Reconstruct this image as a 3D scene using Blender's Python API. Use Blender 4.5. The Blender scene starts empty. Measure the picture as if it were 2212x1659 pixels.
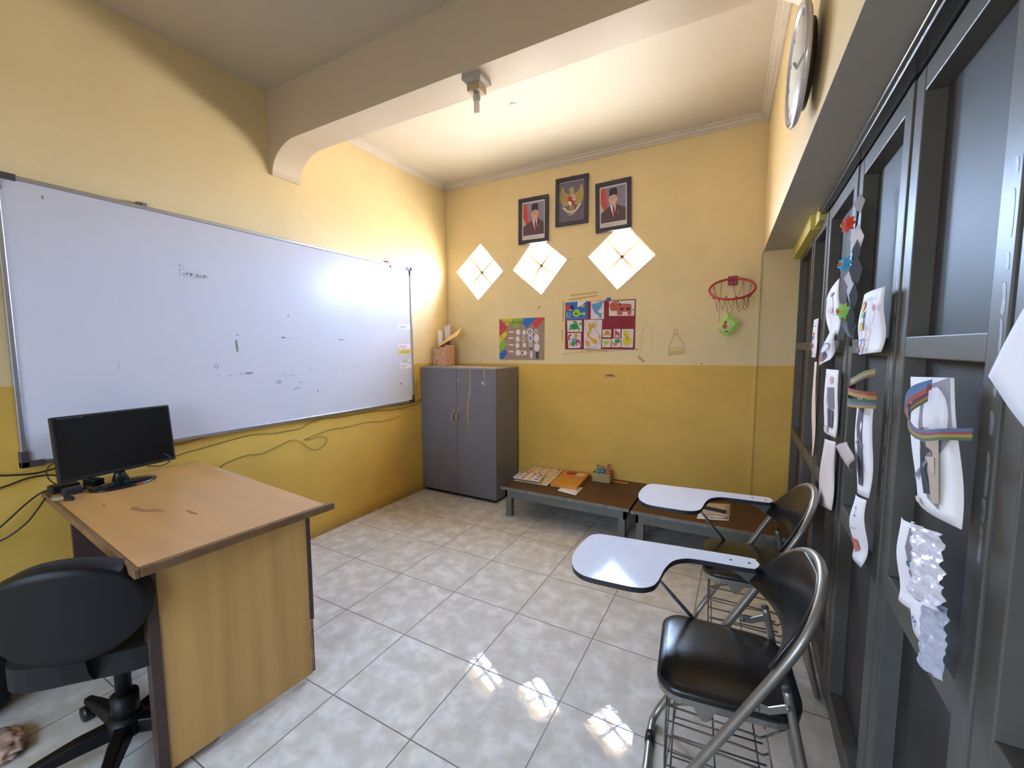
import bpy, bmesh, math, random
from mathutils import Vector, Matrix
from mathutils.geometry import tessellate_polygon
random.seed(4)
sc = bpy.context.scene
col = sc.collection
PI = math.pi

# ---------------------------------------------------------------- camera
CAM = Vector((2.664, -3.496, 1.372))
YAW, PIT, ROL = -0.5015, -0.0884, -0.0029
def cam_axes():
    f = Vector((math.sin(YAW)*math.cos(PIT), math.cos(YAW)*math.cos(PIT), math.sin(PIT)))
    r = Vector((math.cos(YAW), -math.sin(YAW), 0)); u = r.cross(f)
    return r*math.cos(ROL)+u*math.sin(ROL), -r*math.sin(ROL)+u*math.cos(ROL), f
cd = bpy.data.cameras.new('camera'); cam = bpy.data.objects.new('camera', cd); col.objects.link(cam)
r_, u_, f_ = cam_axes()
M = Matrix((r_, u_, -f_)).transposed().to_4x4(); M.translation = CAM
cam.matrix_world = M
cd.sensor_fit = 'HORIZONTAL'; cd.sensor_width = 36; cd.lens = 36*910.2/2212; cd.clip_start = .02
sc.camera = cam
# ---------------------------------------------------------------- view and daylight
sc.view_settings.view_transform = 'Standard'; sc.view_settings.look = 'None'
sc.view_settings.gamma = 1; sc.view_settings.use_curve_mapping = False
sc.view_settings.exposure = 4.85
w = bpy.data.worlds.new('daylight'); sc.world = w; w.use_nodes = True
nt = w.node_tree; nt.nodes.clear()
wo = nt.nodes.new('ShaderNodeOutputWorld'); bg = nt.nodes.new('ShaderNodeBackground')
tc = nt.nodes.new('ShaderNodeTexCoord'); sp = nt.nodes.new('ShaderNodeSeparateXYZ'); rmp = nt.nodes.new('ShaderNodeValToRGB')
mp = nt.nodes.new('ShaderNodeMapRange'); mp.inputs[1].default_value = -1; mp.inputs[2].default_value = 1
nt.links.new(tc.outputs['Generated'], sp.inputs[0]); nt.links.new(sp.outputs[2], mp.inputs[0]); nt.links.new(mp.outputs[0], rmp.inputs[0])
e = rmp.color_ramp.elements
e[0].position = .44; e[0].color = (.50, .465, .43, 1)      # sunlit ground outside
e[1].position = .56; e[1].color = (.46, .66, 1.0, 1)      # open sky
nt.links.new(rmp.outputs[0], bg.inputs[0]); bg.inputs[1].default_value = 7.5
nt.links.new(bg.outputs[0], wo.inputs[0])
def portal(name, loc, rot, sx, sy):
    l = bpy.data.lights.new(name, 'AREA'); l.shape = 'RECTANGLE'; l.size = sx; l.size_y = sy
    l.cycles.is_portal = True
    o = bpy.data.objects.new(name, l); o.location = loc; o.rotation_euler = rot; col.objects.link(o)
for px_ in (.385, 1.028, 1.757):
    portal('window_portal', (px_, .16, 2.10), (-PI/2, 0, 0), .56, .56)
portal('window_portal', (1.6, -5.34, 1.35), (PI/2, 0, 0), 1.8, 1.5)  # portal of the added fill window

# ---------------------------------------------------------------- helpers
def lin(c):
    if isinstance(c, str):
        c = tuple(int(c[i:i+2], 16)/255 for i in (0, 2, 4))
    return tuple((x/12.92 if x <= .04045 else ((x+.055)/1.055)**2.4) for x in c)
MATS = {}
def mat(name, c, rough=.6, metal=0, noise=.0, nscale=8, bump=0, bscale=60, spec=.5, coat=0, ior=1.5, stretch=None, trans=0, alpha=1):
    if name in MATS: return MATS[name]
    m = bpy.data.materials.new(name); m.use_nodes = True; t = m.node_tree; b = t.nodes['Principled BSDF']
    cl = lin(c); b.inputs['Base Color'].default_value = (*cl, 1)
    b.inputs['Roughness'].default_value = rough; b.inputs['Metallic'].default_value = metal
    b.inputs['Specular IOR Level'].default_value = spec; b.inputs['IOR'].default_value = ior
    b.inputs['Coat Weight'].default_value = coat; b.inputs['Coat Roughness'].default_value = .08
    b.inputs['Transmission Weight'].default_value = trans; b.inputs['Alpha'].default_value = alpha
    tcn = t.nodes.new('ShaderNodeTexCoord'); mpn = t.nodes.new('ShaderNodeMapping'); t.links.new(tcn.outputs['Object'], mpn.inputs[0])
    if stretch: mpn.inputs['Scale'].default_value = stretch
    if noise:
        n = t.nodes.new('ShaderNodeTexNoise'); n.inputs['Scale'].default_value = nscale; n.inputs['Detail'].default_value = 6
        t.links.new(mpn.outputs[0], n.inputs[0])
        rp = t.nodes.new('ShaderNodeValToRGB'); ee = rp.color_ramp.elements
        ee[0].position = .3; ee[1].position = .7
        ee[0].color = (*[x*(1-noise) for x in cl], 1); ee[1].color = (*[min(1, x*(1+noise)) for x in cl], 1)
        t.links.new(n.outputs[0], rp.inputs[0]); t.links.new(rp.outputs[0], b.inputs['Base Color'])
    if bump:
        n2 = t.nodes.new('ShaderNodeTexNoise'); n2.inputs['Scale'].default_value = bscale; n2.inputs['Detail'].default_value = 4
        t.links.new(mpn.outputs[0], n2.inputs[0]); bp = t.nodes.new('ShaderNodeBump')
        bp.inputs['Strength'].default_value = bump; bp.inputs['Distance'].default_value = .004
        t.links.new(n2.outputs[0], bp.inputs['Height']); t.links.new(bp.outputs[0], b.inputs['Normal'])
    MATS[name] = m; return m
def flat(hexc, rough=.75):
    return mat('paint_'+hexc, hexc, rough)

def catmull(pts, n=6, closed=False):
    P = [Vector(p) for p in pts]; out = []; L = len(P)
    rng = range(L if closed else L-1)
    for i in rng:
        if closed: p0, p1, p2, p3 = P[i-1], P[i], P[(i+1) % L], P[(i+2) % L]
        else: p0, p1, p2, p3 = P[max(i-1, 0)], P[i], P[i+1], P[min(i+2, L-1)]
        for k in range(n):
            t = k/n
            out.append(.5*((2*p1)+(p2-p0)*t+(2*p0-5*p1+4*p2-p3)*t*t+(3*p1-p0-3*p2+p3)*t**3))
    if not closed: out.append(P[-1].copy())
    return out
class MB:
    def __init__(s): s.v = []; s.f = []; s.m = []; s.mats = []; s.sm = []
    def mi(s, m):
        if m is None: return 0
        if m not in s.mats: s.mats.append(m)
        return s.mats.index(m)
    def add(s, vs, fs, m=None, T=None, smooth=False):
        o = len(s.v); k = s.mi(m)
        for v in vs:
            v = Vector(v); s.v.append(T @ v if T else v)
        for f in fs: s.f.append([o+i for i in f]); s.m.append(k); s.sm.append(smooth)
        return s
    def box(s, a, b, m=None, T=None):
        x0, y0, z0 = a; x1, y1, z1 = b
        vs = [(x0,y0,z0),(x1,y0,z0),(x1,y1,z0),(x0,y1,z0),(x0,y0,z1),(x1,y0,z1),(x1,y1,z1),(x0,y1,z1)]
        return s.add(vs, [(0,3,2,1),(4,5,6,7),(0,1,5,4),(1,2,6,5),(2,3,7,6),(3,0,4,7)], m, T)
    def prism(s, poly, h, m=None, T=None, smooth=False):      # polygon in xy from z=0 to z=h
        n = len(poly); vs = [(x, y, 0) for x, y in poly]+[(x, y, h) for x, y in poly]
        tri = tessellate_polygon([[Vector((x, y, 0)) for x, y in poly]])
        fs = [tuple(t) for t in tri]+[tuple(n+i for i in t) for t in tri]+[(i, (i+1) % n, n+(i+1) % n, n+i) for i in range(n)]
        return s.add(vs, fs, m, T, smooth)
    def tube(s, pts, r, m=None, seg=10, closed=False, smooth=True, T=None, caps=True):
        P = [Vector(p) for p in pts]; L = len(P); vs = []; prev = None
        rr = r if isinstance(r, (list, tuple)) else [r]*L
        for i, p in enumerate(P):
            a = P[i-1] if (i > 0 or closed) else P[0]; b = P[(i+1) % L] if (i < L-1 or closed) else P[-1]
            t = (b-a).normalized() if (b-a).length > 1e-9 else Vector((0, 0, 1))
            if prev is None:
                u = t.cross(Vector((0, 0, 1)));
                if u.length < .05: u = t.cross(Vector((0, 1, 0)))
            else: u = prev-t*prev.dot(t)
            u.normalize(); prev = u; w_ = t.cross(u)
            for k in range(seg):
                an = 2*PI*k/seg; vs.append(p+(u*math.cos(an)+w_*math.sin(an))*rr[i])
        fs = []
        for i in range(L if closed else L-1):
            j = (i+1) % L
            off = 0
            if closed and j == 0:
                best = min(range(seg), key=lambda q: (vs[i*seg]-vs[q]).length); off = best
            for k in range(seg):
                fs.append((i*seg+k, i*seg+(k+1) % seg, j*seg+(k+1+off) % seg, j*seg+(k+off) % seg))
        if caps and not closed:
            fs.append(tuple(range(seg))[::-1]); fs.append(tuple((L-1)*seg+k for k in range(seg)))
        return s.add(vs, fs, m, T, smooth)
    def cyl(s, a, b, r, m=None, seg=16, r2=None, T=None):
        return s.tube([a, b], [r, r if r2 is None else r2], m, seg, T=T)
    def lathe(s, prof, m=None, seg=32, T=None, smooth=True):
        vs = []; fs = []
        for r, z in prof:
            for k in range(seg):
                an = 2*PI*k/seg; vs.append((r*math.cos(an), r*math.sin(an), z))
        for i in range(len(prof)-1):
            for k in range(seg): fs.append((i*seg+k, i*seg+(k+1) % seg, (i+1)*seg+(k+1) % seg, (i+1)*seg+k))
        return s.add(vs, fs, m, T, smooth)
    def build(s, name, m=None, parent=None, bevel=0, loc=None, subd=0, weld=False):
        me = bpy.data.meshes.new(name); me.from_pydata([tuple(v) for v in s.v], [], s.f)
        if s.mats:
            for q in s.mats: me.materials.append(q)
            for i, p in enumerate(me.polygons): p.material_index = s.m[i]
        elif m: me.materials.append(m)
        for i, p in enumerate(me.polygons): p.use_smooth = s.sm[i]
        bm = bmesh.new(); bm.from_mesh(me)
        if weld: bmesh.ops.remove_doubles(bm, verts=bm.verts, dist=1e-5)
        bmesh.ops.recalc_face_normals(bm, faces=bm.faces); bm.to_mesh(me); bm.free(); me.update()
        o = bpy.data.objects.new(name, me); col.objects.link(o)
        if parent: o.parent = parent
        if loc: o.location = loc
        if bevel:
            b = o.modifiers.new('bevel', 'BEVEL'); b.width = bevel; b.segments = 2; b.limit_method = 'ANGLE'; b.angle_limit = .6
        if subd:
            b = o.modifiers.new('subd', 'SUBSURF'); b.levels = subd; b.render_levels = subd
        return o
def tag(o, label=None, cat=None, group=None, kind=None):
    if label: o['label'] = label
    if cat: o['category'] = cat
    if group: o['group'] = group
    if kind: o['kind'] = kind
    return o
def empty(name, loc, rz=0, label=None, cat=None, group=None):
    o = bpy.data.objects.new(name, None); col.objects.link(o); o.location = loc; o.rotation_euler = (0, 0, rz); o.empty_display_size = .1
    return tag(o, label, cat, group)
def copy_tree(o, parent=None):
    c = o.copy(); col.objects.link(c); c.parent = parent
    for ch in list(o.children): copy_tree(ch, c)
    return c
def frame_T(origin, ux, uy):
    ux = Vector(ux).normalized(); uy = Vector(uy).normalized(); n = ux.cross(uy)
    T = Matrix((ux, uy, n)).transposed().to_4x4(); T.translation = Vector(origin); return T
def ell(cx, cy, a, b, n=16, rot=0):
    return [(cx+a*math.cos(2*PI*k/n)*math.cos(rot)-b*math.sin(2*PI*k/n)*math.sin(rot),
             cy+a*math.cos(2*PI*k/n)*math.sin(rot)+b*math.sin(2*PI*k/n)*math.cos(rot)) for k in range(n)]
def smoothpoly(p, n=4): return [(v.x, v.y) for v in catmull([(a, b, 0) for a, b in p], n, True)]
def stroke2(pts, wd):                                           # thin ribbon polygon pieces along a 2D path
    out = []
    for (x0, y0), (x1, y1) in zip(pts, pts[1:]):
        dx, dy = x1-x0, y1-y0; L = math.hypot(dx, dy) or 1e-6
        nx, ny = -dy/L*wd/2, dx/L*wd/2; ex, ey = dx/L*wd/3, dy/L*wd/3
        out.append([(x0+nx-ex, y0+ny-ey), (x1+nx+ex, y1+ny+ey), (x1-nx+ex, y1-ny+ey), (x0-nx-ex, y0-ny-ey)])
    return out
def text_polys(txt, size):                                      # built-in font as flat triangles
    cu = bpy.data.curves.new('lettering', 'FONT'); cu.body = txt; cu.size = size; cu.resolution_u = 3
    ob = bpy.data.objects.new('lettering', cu); me = bpy.data.meshes.new_from_object(ob)
    r = [[(me.vertices[i].co.x, me.vertices[i].co.y) for i in p.vertices] for p in me.polygons]
    bpy.data.objects.remove(ob); bpy.data.curves.remove(cu); bpy.data.meshes.remove(me)
    return r
class Art:
    """flat shapes laid on a surface; T maps (x, y, height above the sheet)"""
    def __init__(s, fn, base=.0006, step=.0003): s.fn = fn; s.mb = MB(); s.h = base; s.step = step
    def poly(s, p, c, smooth=False, rough=.7):
        if smooth: p = smoothpoly(p)
        s.h += s.step; vs = [s.fn(x, y, s.h) for x, y in p]
        tri = tessellate_polygon([[Vector((x, y, 0)) for x, y in p]])
        s.mb.add(vs, [tuple(t) for t in tri], flat(c, rough) if isinstance(c, str) else c); return s
    def polys(s, L, c):
        s.h += s.step
        for p in L:
            tri = tessellate_polygon([[Vector((x, y, 0)) for x, y in p]]) if len(p) > 3 else [(0, 1, 2)]
            s.mb.add([s.fn(x, y, s.h) for x, y in p], [tuple(t) for t in tri], flat(c) if isinstance(c, str) else c)
        return s
    def line(s, pts, wd, c): return s.polys(stroke2(pts, wd), c)
    def text(s, txt, x, y, size, c, rot=0, sx=1):
        cr, sr = math.cos(rot), math.sin(rot)
        return s.polys([[(x+(a*cr*sx-b*sr), y+(a*sr*sx+b*cr)) for a, b in p] for p in text_polys(txt, size)], c)
    def build(s, name, parent): return s.mb.build(name, None, parent)

# ---------------------------------------------------------------- setting materials
def wall_mat(name, top, low, zline, slope=0, scale=1.0):
    m = bpy.data.materials.new(name); m.use_nodes = True; t = m.node_tree; b = t.nodes['Principled BSDF']; L = t.links
    b.inputs['Roughness'].default_value = .55; b.inputs['Specular IOR Level'].default_value = .35
    g = t.nodes.new('ShaderNodeNewGeometry'); sx = t.nodes.new('ShaderNodeSeparateXYZ'); L.new(g.outputs['Position'], sx.inputs[0])
    mu = t.nodes.new('ShaderNodeMath'); mu.operation = 'MULTIPLY_ADD'; mu.inputs[1].default_value = -slope; L.new(sx.outputs[0], mu.inputs[0]); L.new(sx.outputs[2], mu.inputs[2])
    gt = t.nodes.new('ShaderNodeMath'); gt.operation = 'GREATER_THAN'; gt.inputs[1].default_value = zline; L.new(mu.outputs[0], gt.inputs[0])
    n = t.nodes.new('ShaderNodeTexNoise'); n.inputs['Scale'].default_value = 2.2; n.inputs['Detail'].default_value = 8; n.inputs['Roughness'].default_value = .6; L.new(g.outputs['Position'], n.inputs[0])
    def ramp(c, d):
        r = t.nodes.new('ShaderNodeValToRGB'); c = lin(c); r.color_ramp.elements[0].position = .35; r.color_ramp.elements[1].position = .65
        r.color_ramp.elements[0].color = (*[x*(1-d) for x in c], 1); r.color_ramp.elements[1].color = (*[min(1, x*(1+d)) for x in c], 1); L.new(n.outputs[0], r.inputs[0]); return r
    a, c = ramp(low, .07), ramp(top, .035)
    mx = t.nodes.new('ShaderNodeMixRGB'); L.new(gt.outputs[0], mx.inputs[0]); L.new(a.outputs[0], mx.inputs[1]); L.new(c.outputs[0], mx.inputs[2])
    # grimy scuffed band just above the floor
    mr = t.nodes.new('ShaderNodeMapRange'); mr.inputs[1].default_value = .0; mr.inputs[2].default_value = .10; mr.inputs[3].default_value = 1; mr.inputs[4].default_value = 0; L.new(sx.outputs[2], mr.inputs[0])
    n2 = t.nodes.new('ShaderNodeTexNoise'); n2.inputs['Scale'].default_value = 14; n2.inputs['Detail'].default_value = 5; L.new(g.outputs['Position'], n2.inputs[0])
    m2 = t.nodes.new('ShaderNodeMath'); m2.operation = 'MULTIPLY'; L.new(mr.outputs[0], m2.inputs[0]); L.new(n2.outputs[0], m2.inputs[1])
    dm = t.nodes.new('ShaderNodeMixRGB'); dm.inputs[2].default_value = (*lin('7a6438'), 1); L.new(m2.outputs[0], dm.inputs[0]); L.new(mx.outputs[0], dm.inputs[1])
    L.new(dm.outputs[0], b.inputs['Base Color'])
    n3 = t.nodes.new('ShaderNodeTexNoise'); n3.inputs['Scale'].default_value = 5; n3.inputs['Detail'].default_value = 3; L.new(g.outputs['Position'], n3.inputs[0])
    bp = t.nodes.new('ShaderNodeBump'); bp.inputs['Strength'].default_value = .25; bp.inputs['Distance'].default_value = .01; L.new(n3.outputs[0], bp.inputs['Height']); L.new(bp.outputs[0], b.inputs['Normal'])
    return m
TOPC, LOWC = 'e7d1a2', 'dfb456'
M_wl = wall_mat('wall_paint_left', TOPC, LOWC, 1.214)
M_wb = wall_mat('wall_paint_back', TOPC, LOWC, 1.206, .009)
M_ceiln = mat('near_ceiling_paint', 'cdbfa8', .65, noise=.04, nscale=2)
M_ceil = mat('ceiling_paint', 'd2c8bb', .6, noise=.03, nscale=2, bump=.15, bscale=4)
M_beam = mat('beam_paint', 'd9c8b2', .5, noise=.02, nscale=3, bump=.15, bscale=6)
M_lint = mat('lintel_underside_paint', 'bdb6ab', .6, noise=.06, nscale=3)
def floor_mat():
    m = bpy.data.materials.new('ceramic_tiles'); m.use_nodes = True; t = m.node_tree; b = t.nodes['Principled BSDF']; L = t.links
    g = t.nodes.new('ShaderNodeNewGeometry'); mpn = t.nodes.new('ShaderNodeMapping'); L.new(g.outputs['Position'], mpn.inputs[0])
    mpn.inputs['Location'].default_value = (-.0932+4, .875+8, 0)
    br = t.nodes.new('ShaderNodeTexBrick'); br.offset = 0; br.squash = 1; L.new(mpn.outputs[0], br.inputs[0])
    br.inputs['Scale'].default_value = 1; br.inputs['Brick Width'].default_value = .4; br.inputs['Row Height'].default_value = .4
    br.inputs['Mortar Size'].default_value = .0026; br.inputs['Mortar Smooth'].default_value = .1; br.inputs['Bias'].default_value = 0
    br.inputs['Color1'].default_value = (0, 0, 0, 1); br.inputs['Color2'].default_value = (1, 1, 1, 1); br.inputs['Mortar'].default_value = (.5, .5, .5, 1)
    # marbling differs from tile to tile
    ad = t.nodes.new('ShaderNodeVectorMath'); ad.operation = 'ADD'; sc_ = t.nodes.new('ShaderNodeVectorMath'); sc_.operation = 'SCALE'; sc_.inputs['Scale'].default_value = 9
    L.new(br.outputs['Color'], sc_.inputs[0]); L.new(g.outputs['Position'], ad.inputs[0]); L.new(sc_.outputs[0], ad.inputs[1])
    n = t.nodes.new('ShaderNodeTexNoise'); n.inputs['Scale'].default_value = 13; n.inputs['Detail'].default_value = 7; n.inputs['Roughness'].default_value = .55; n.inputs['Distortion'].default_value = .25
    L.new(ad.outputs[0], n.inputs[0])
    r = t.nodes.new('ShaderNodeValToRGB'); el = r.color_ramp.elements; el[0].position = .36; el[0].color = (*lin('c9c2b9'), 1); el[1].position = .66; el[1].color = (*lin('e2deda'), 1)
    k = el.new(.5); k.color = (*lin('d2ccc6'), 1); L.new(n.outputs[0], r.inputs[0])
    mx = t.nodes.new('ShaderNodeMixRGB'); L.new(br.outputs['Fac'], mx.inputs[0]); L.new(r.outputs[0], mx.inputs[1]); mx.inputs[2].default_value = (*lin('857870'), 1)
    L.new(mx.outputs[0], b.inputs['Base Color'])
    rr = t.nodes.new('ShaderNodeMapRange'); rr.inputs[3].default_value = .025; rr.inputs[4].default_value = .3; L.new(br.outputs['Fac'], rr.inputs[0]); L.new(rr.outputs[0], b.inputs['Roughness'])
    b.inputs['IOR'].default_value = 1.5; b.inputs['Specular IOR Level'].default_value = .13
    n2 = t.nodes.new('ShaderNodeTexNoise'); n2.inputs['Scale'].default_value = 30; n2.inputs['Detail'].default_value = 2; L.new(g.outputs['Position'], n2.inputs[0])
    hh = t.nodes.new('ShaderNodeMath'); hh.operation = 'MULTIPLY_ADD'; hh.inputs[1].default_value = -3; L.new(br.outputs['Fac'], hh.inputs[0]); L.new(n2.outputs[0], hh.inputs[2])
    bp = t.nodes.new('ShaderNodeBump'); bp.inputs['Strength'].default_value = .22; bp.inputs['Distance'].default_value = .0006; L.new(hh.outputs[0], bp.inputs['Height']); L.new(bp.outputs[0], b.inputs['Normal'])
    return m
M_floor = floor_mat()
M_black = mat('black_plastic', '18181a', .4, bump=.05, bscale=200)
M_dark = mat('iron_paint', '5f5c58', .42, noise=.12, nscale=5, bump=.1, bscale=10, spec=.25)
M_darks = mat('sheet_iron_paint', '454343', .52, noise=.12, nscale=3, bump=.12, bscale=5, spec=.2)
M_alu = mat('aluminium', 'b9bac0', .35, metal=.9)
M_steel = mat('steel_tube', '9a948c', .36, metal=.7, noise=.06, nscale=20)
M_wire = mat('basket_wire', '6a6663', .4, metal=.7)
M_paper = mat('white_paper', 'eceaf0', .8)

# ---------------------------------------------------------------- room shell
Y1 = -5.2; ZC = 2.95
def struct(mb, name, m=None, bevel=0): return tag(mb.build(name, m, bevel=bevel), kind='structure')
struct(MB().box((-.15, Y1-.1, -.12), (3.35, .14, 0)), 'floor', M_floor)
struct(MB().box((-.15, Y1, 0), (0, .14, 3.05)), 'wall_left', M_wl)
# back wall with the three diamond openings
DIAM = [[(.407, 2.358), (.651, 2.078), (.374, 1.828), (.120, 2.114)],
        [(1.005, 2.362), (1.291, 2.124), (1.051, 1.840), (.764, 2.076)],
        [(1.777, 2.372), (2.028, 2.086), (1.736, 1.839), (1.485, 2.123)]]
def wall_holes(poly, holes, y0, y1):
    loops = [poly]+holes; flatv = [p for l in loops for p in l]
    tri = tessellate_polygon([[Vector((x, z, 0)) for x, z in l] for l in loops])
    n = len(flatv); mb = MB(); vs = [(x, y0, z) for x, z in flatv]+[(x, y1, z) for x, z in flatv]
    fs = [tuple(t) for t in tri]+[tuple(n+i for i in t) for t in tri]; o = 0
    for l in loops:
        for i in range(len(l)): a, b = o+i, o+(i+1) % len(l); fs.append((a, b, n+b, n+a))
        o += len(l)
    return mb.add(vs, fs)
struct(wall_holes([(-.15, 0), (3.35, 0), (3.35, 3.05), (-.15, 3.05)], DIAM, 0, .13), 'wall_back', M_wb)
M_reveal = mat('window_frame_paint', 'd9b98c', .5)
M_glass = bpy.data.materials.new('window_glass'); M_glass.use_nodes = True
t = M_glass.node_tree; t.nodes.clear(); o_ = t.nodes.new('ShaderNodeOutputMaterial'); mxs = t.nodes.new('ShaderNodeMixShader'); tr = t.nodes.new('ShaderNodeBsdfTransparent'); gl = t.nodes.new('ShaderNodeBsdfGlossy')
mxs.inputs[0].default_value = .06; gl.inputs['Roughness'].default_value = .02; tr.inputs[0].default_value = (.95, .97, .98, 1)
t.links.new(tr.outputs[0], mxs.inputs[1]); t.links.new(gl.outputs[0], mxs.inputs[2]); t.links.new(mxs.outputs[0], o_.inputs[0])
M_dimmed = M_glass.copy(); M_dimmed.name = 'dimmed_window_glass'  # darker pane colour stands in for a dimmer outside at the first window
for q in M_dimmed.node_tree.nodes:
    if q.type == 'BSDF_TRANSPARENT': q.inputs[0].default_value = (.50, .51, .52, 1)
for i, d in enumerate(DIAM):
    cx = sum(p[0] for p in d)/4; cz = sum(p[1] for p in d)/4
    inn = [(cx+(x-cx)*.955, cz+(z-cz)*.955) for x, z in d]
    fm = wall_holes(d, [inn], .045, .085)
    mids = [((inn[k][0]+inn[(k+1) % 4][0])/2, (inn[k][1]+inn[(k+1) % 4][1])/2) for k in range(4)]
    for a, b in ((0, 2), (1, 3)):
        A, B = mids[a], mids[b]; L = math.hypot(B[0]-A[0], B[1]-A[1]); T = frame_T((A[0], .065, A[1]), (B[0]-A[0], 0, B[1]-A[1]), (0, 1, 0))
        fm.box((0, -.016, -.010), (L, .016, .010), T=T)
    fo = struct(fm, 'window_%d' % (i+1), M_reveal)
    g = MB().add([(x, .066, z) for x, z in inn], [(0, 1, 2, 3)]).build('window_pane', M_dimmed if i == 0 else M_glass, fo)
struct(MB().box((2.395, -.004, 0), (2.742, .0, 2.93)).box((2.735, -.010, 0), (2.752, -.004, 2.03)), 'trim_1', M_wb)                  # slightly proud pier
# ceilings and beam
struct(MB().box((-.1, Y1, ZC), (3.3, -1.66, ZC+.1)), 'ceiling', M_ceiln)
struct(MB().box((-.1, -1.66, ZC), (3.3, .1, ZC+.1)), 'ceiling_far', M_ceil)
def haunch(side):
    prof = [];  x0, z0, x1, z1 = 0, 2.455, .26, 2.63
    for k in range(11):
        a = PI/2*k/10; prof.append((x0+.02+(x1-.02-x0)*(1-math.cos(a)), z0+(z1-z0)*math.sin(a)))
    poly = [(-.05, 2.455)]+prof+[(.262, 2.6299), (-.05, 2.6299)]
    if side: poly = [(2.86-x, z) for x, z in poly][::-1]
    return poly
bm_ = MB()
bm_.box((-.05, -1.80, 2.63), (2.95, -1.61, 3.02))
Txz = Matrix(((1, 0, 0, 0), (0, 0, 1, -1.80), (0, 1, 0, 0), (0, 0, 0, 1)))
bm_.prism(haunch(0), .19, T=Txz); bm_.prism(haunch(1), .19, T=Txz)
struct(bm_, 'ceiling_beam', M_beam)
# crown molding of the far bay
def molding(a, b, inward):
    a, b, n = Vector(a), Vector(b), Vector(inward).normalized(); d = (b-a)
    prof = [(0, -.045), (.010, -.045), (.016, -.036), (.030, -.030), (.038, -.014), (.052, -.010), (.055, 0), (0, 0)]
    vs = [];
    for q in (a, b):
        for o, z in prof: vs.append(q+n*o+Vector((0, 0, z)))
    k = len(prof); fs = [tuple(range(k)), tuple(range(k, 2*k))]+[(i, (i+1) % k, k+(i+1) % k, k+i) for i in range(k)]
    return MB().add(vs, fs)
struct(molding((0, -1.61, ZC), (0, 0, ZC), (1, 0, 0)), 'trim_2', M_ceil)
struct(molding((0, 0, ZC), (2.76, 0, ZC), (0, -1, 0)), 'trim_3', M_ceil)
def RX(y): return 2.757+.035*(-y)
struct(molding((RX(-1.61), -1.61, ZC), (RX(0), 0, ZC), (-1, 0, 0)), 'trim_4', M_ceil)
# right wall over the folding doors (deep lintel)
ye = Y1
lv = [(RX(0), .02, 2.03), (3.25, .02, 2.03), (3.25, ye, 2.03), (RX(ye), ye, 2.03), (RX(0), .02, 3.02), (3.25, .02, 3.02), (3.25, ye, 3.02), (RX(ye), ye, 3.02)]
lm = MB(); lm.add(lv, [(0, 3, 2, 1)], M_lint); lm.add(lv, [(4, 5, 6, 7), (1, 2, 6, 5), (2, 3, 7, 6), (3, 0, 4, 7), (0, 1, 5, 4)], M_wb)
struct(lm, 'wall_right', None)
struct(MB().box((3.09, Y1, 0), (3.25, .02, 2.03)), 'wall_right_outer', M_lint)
# yellow nib closing the gap beside the last door leaf
M_nib = mat('nib_paint', 'd9c868', .6)
struct(MB().box((2.935, -.84, 1.958), (3.10, 0, 2.03)).box((2.955, -.98, 1.968), (3.10, -.84, 2.03)), 'trim_5', M_nib)
# wall behind the camera with an opening added for fill light
fw = MB(); fw.box((-.15, Y1-.12, 0), (.7, Y1, 3.05)).box((2.5, Y1-.12, 0), (3.35, Y1, 3.05)).box((.7, Y1-.12, 2.1), (2.5, Y1, 3.05)).box((.7, Y1-.12, 0), (2.5, Y1, .6))
struct(fw, 'wall_front', M_wb)
# window added behind the camera for fill light, glass darkened to weaken it
M_tint = bpy.data.materials.new('fill_window_glass'); M_tint.use_nodes = True; t = M_tint.node_tree; t.nodes.clear()
o_ = t.nodes.new('ShaderNodeOutputMaterial'); tr = t.nodes.new('ShaderNodeBsdfTransparent'); tr.inputs[0].default_value = (.064, .060, .053, 1); t.links.new(tr.outputs[0], o_.inputs[0])
wm = MB().box((.7, Y1-.08, .6), (2.5, Y1-.04, .64)).box((.7, Y1-.08, 2.06), (2.5, Y1-.04, 2.1)).box((.7, Y1-.08, .64), (.74, Y1-.04, 2.06)).box((2.46, Y1-.08, .64), (2.5, Y1-.04, 2.06)).box((1.58, Y1-.08, .64), (1.62, Y1-.04, 2.06))
wo_ = struct(wm, 'window_4', mat('fill_window_frame', '5a4a3c', .5))
MB().add([(.74, Y1-.06, .64), (2.46, Y1-.06, .64), (2.46, Y1-.06, 2.06), (.74, Y1-.06, 2.06)], [(0, 1, 2, 3)]).build('window_pane', M_tint, wo_)
struct(MB().box((-6, -16, -.2), (9, Y1-.12, -.12)), 'bounce_blocker', mat('blocker_ground', '6b665f', .9))  # unseen dark slab added to block ground light at the fill window

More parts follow.
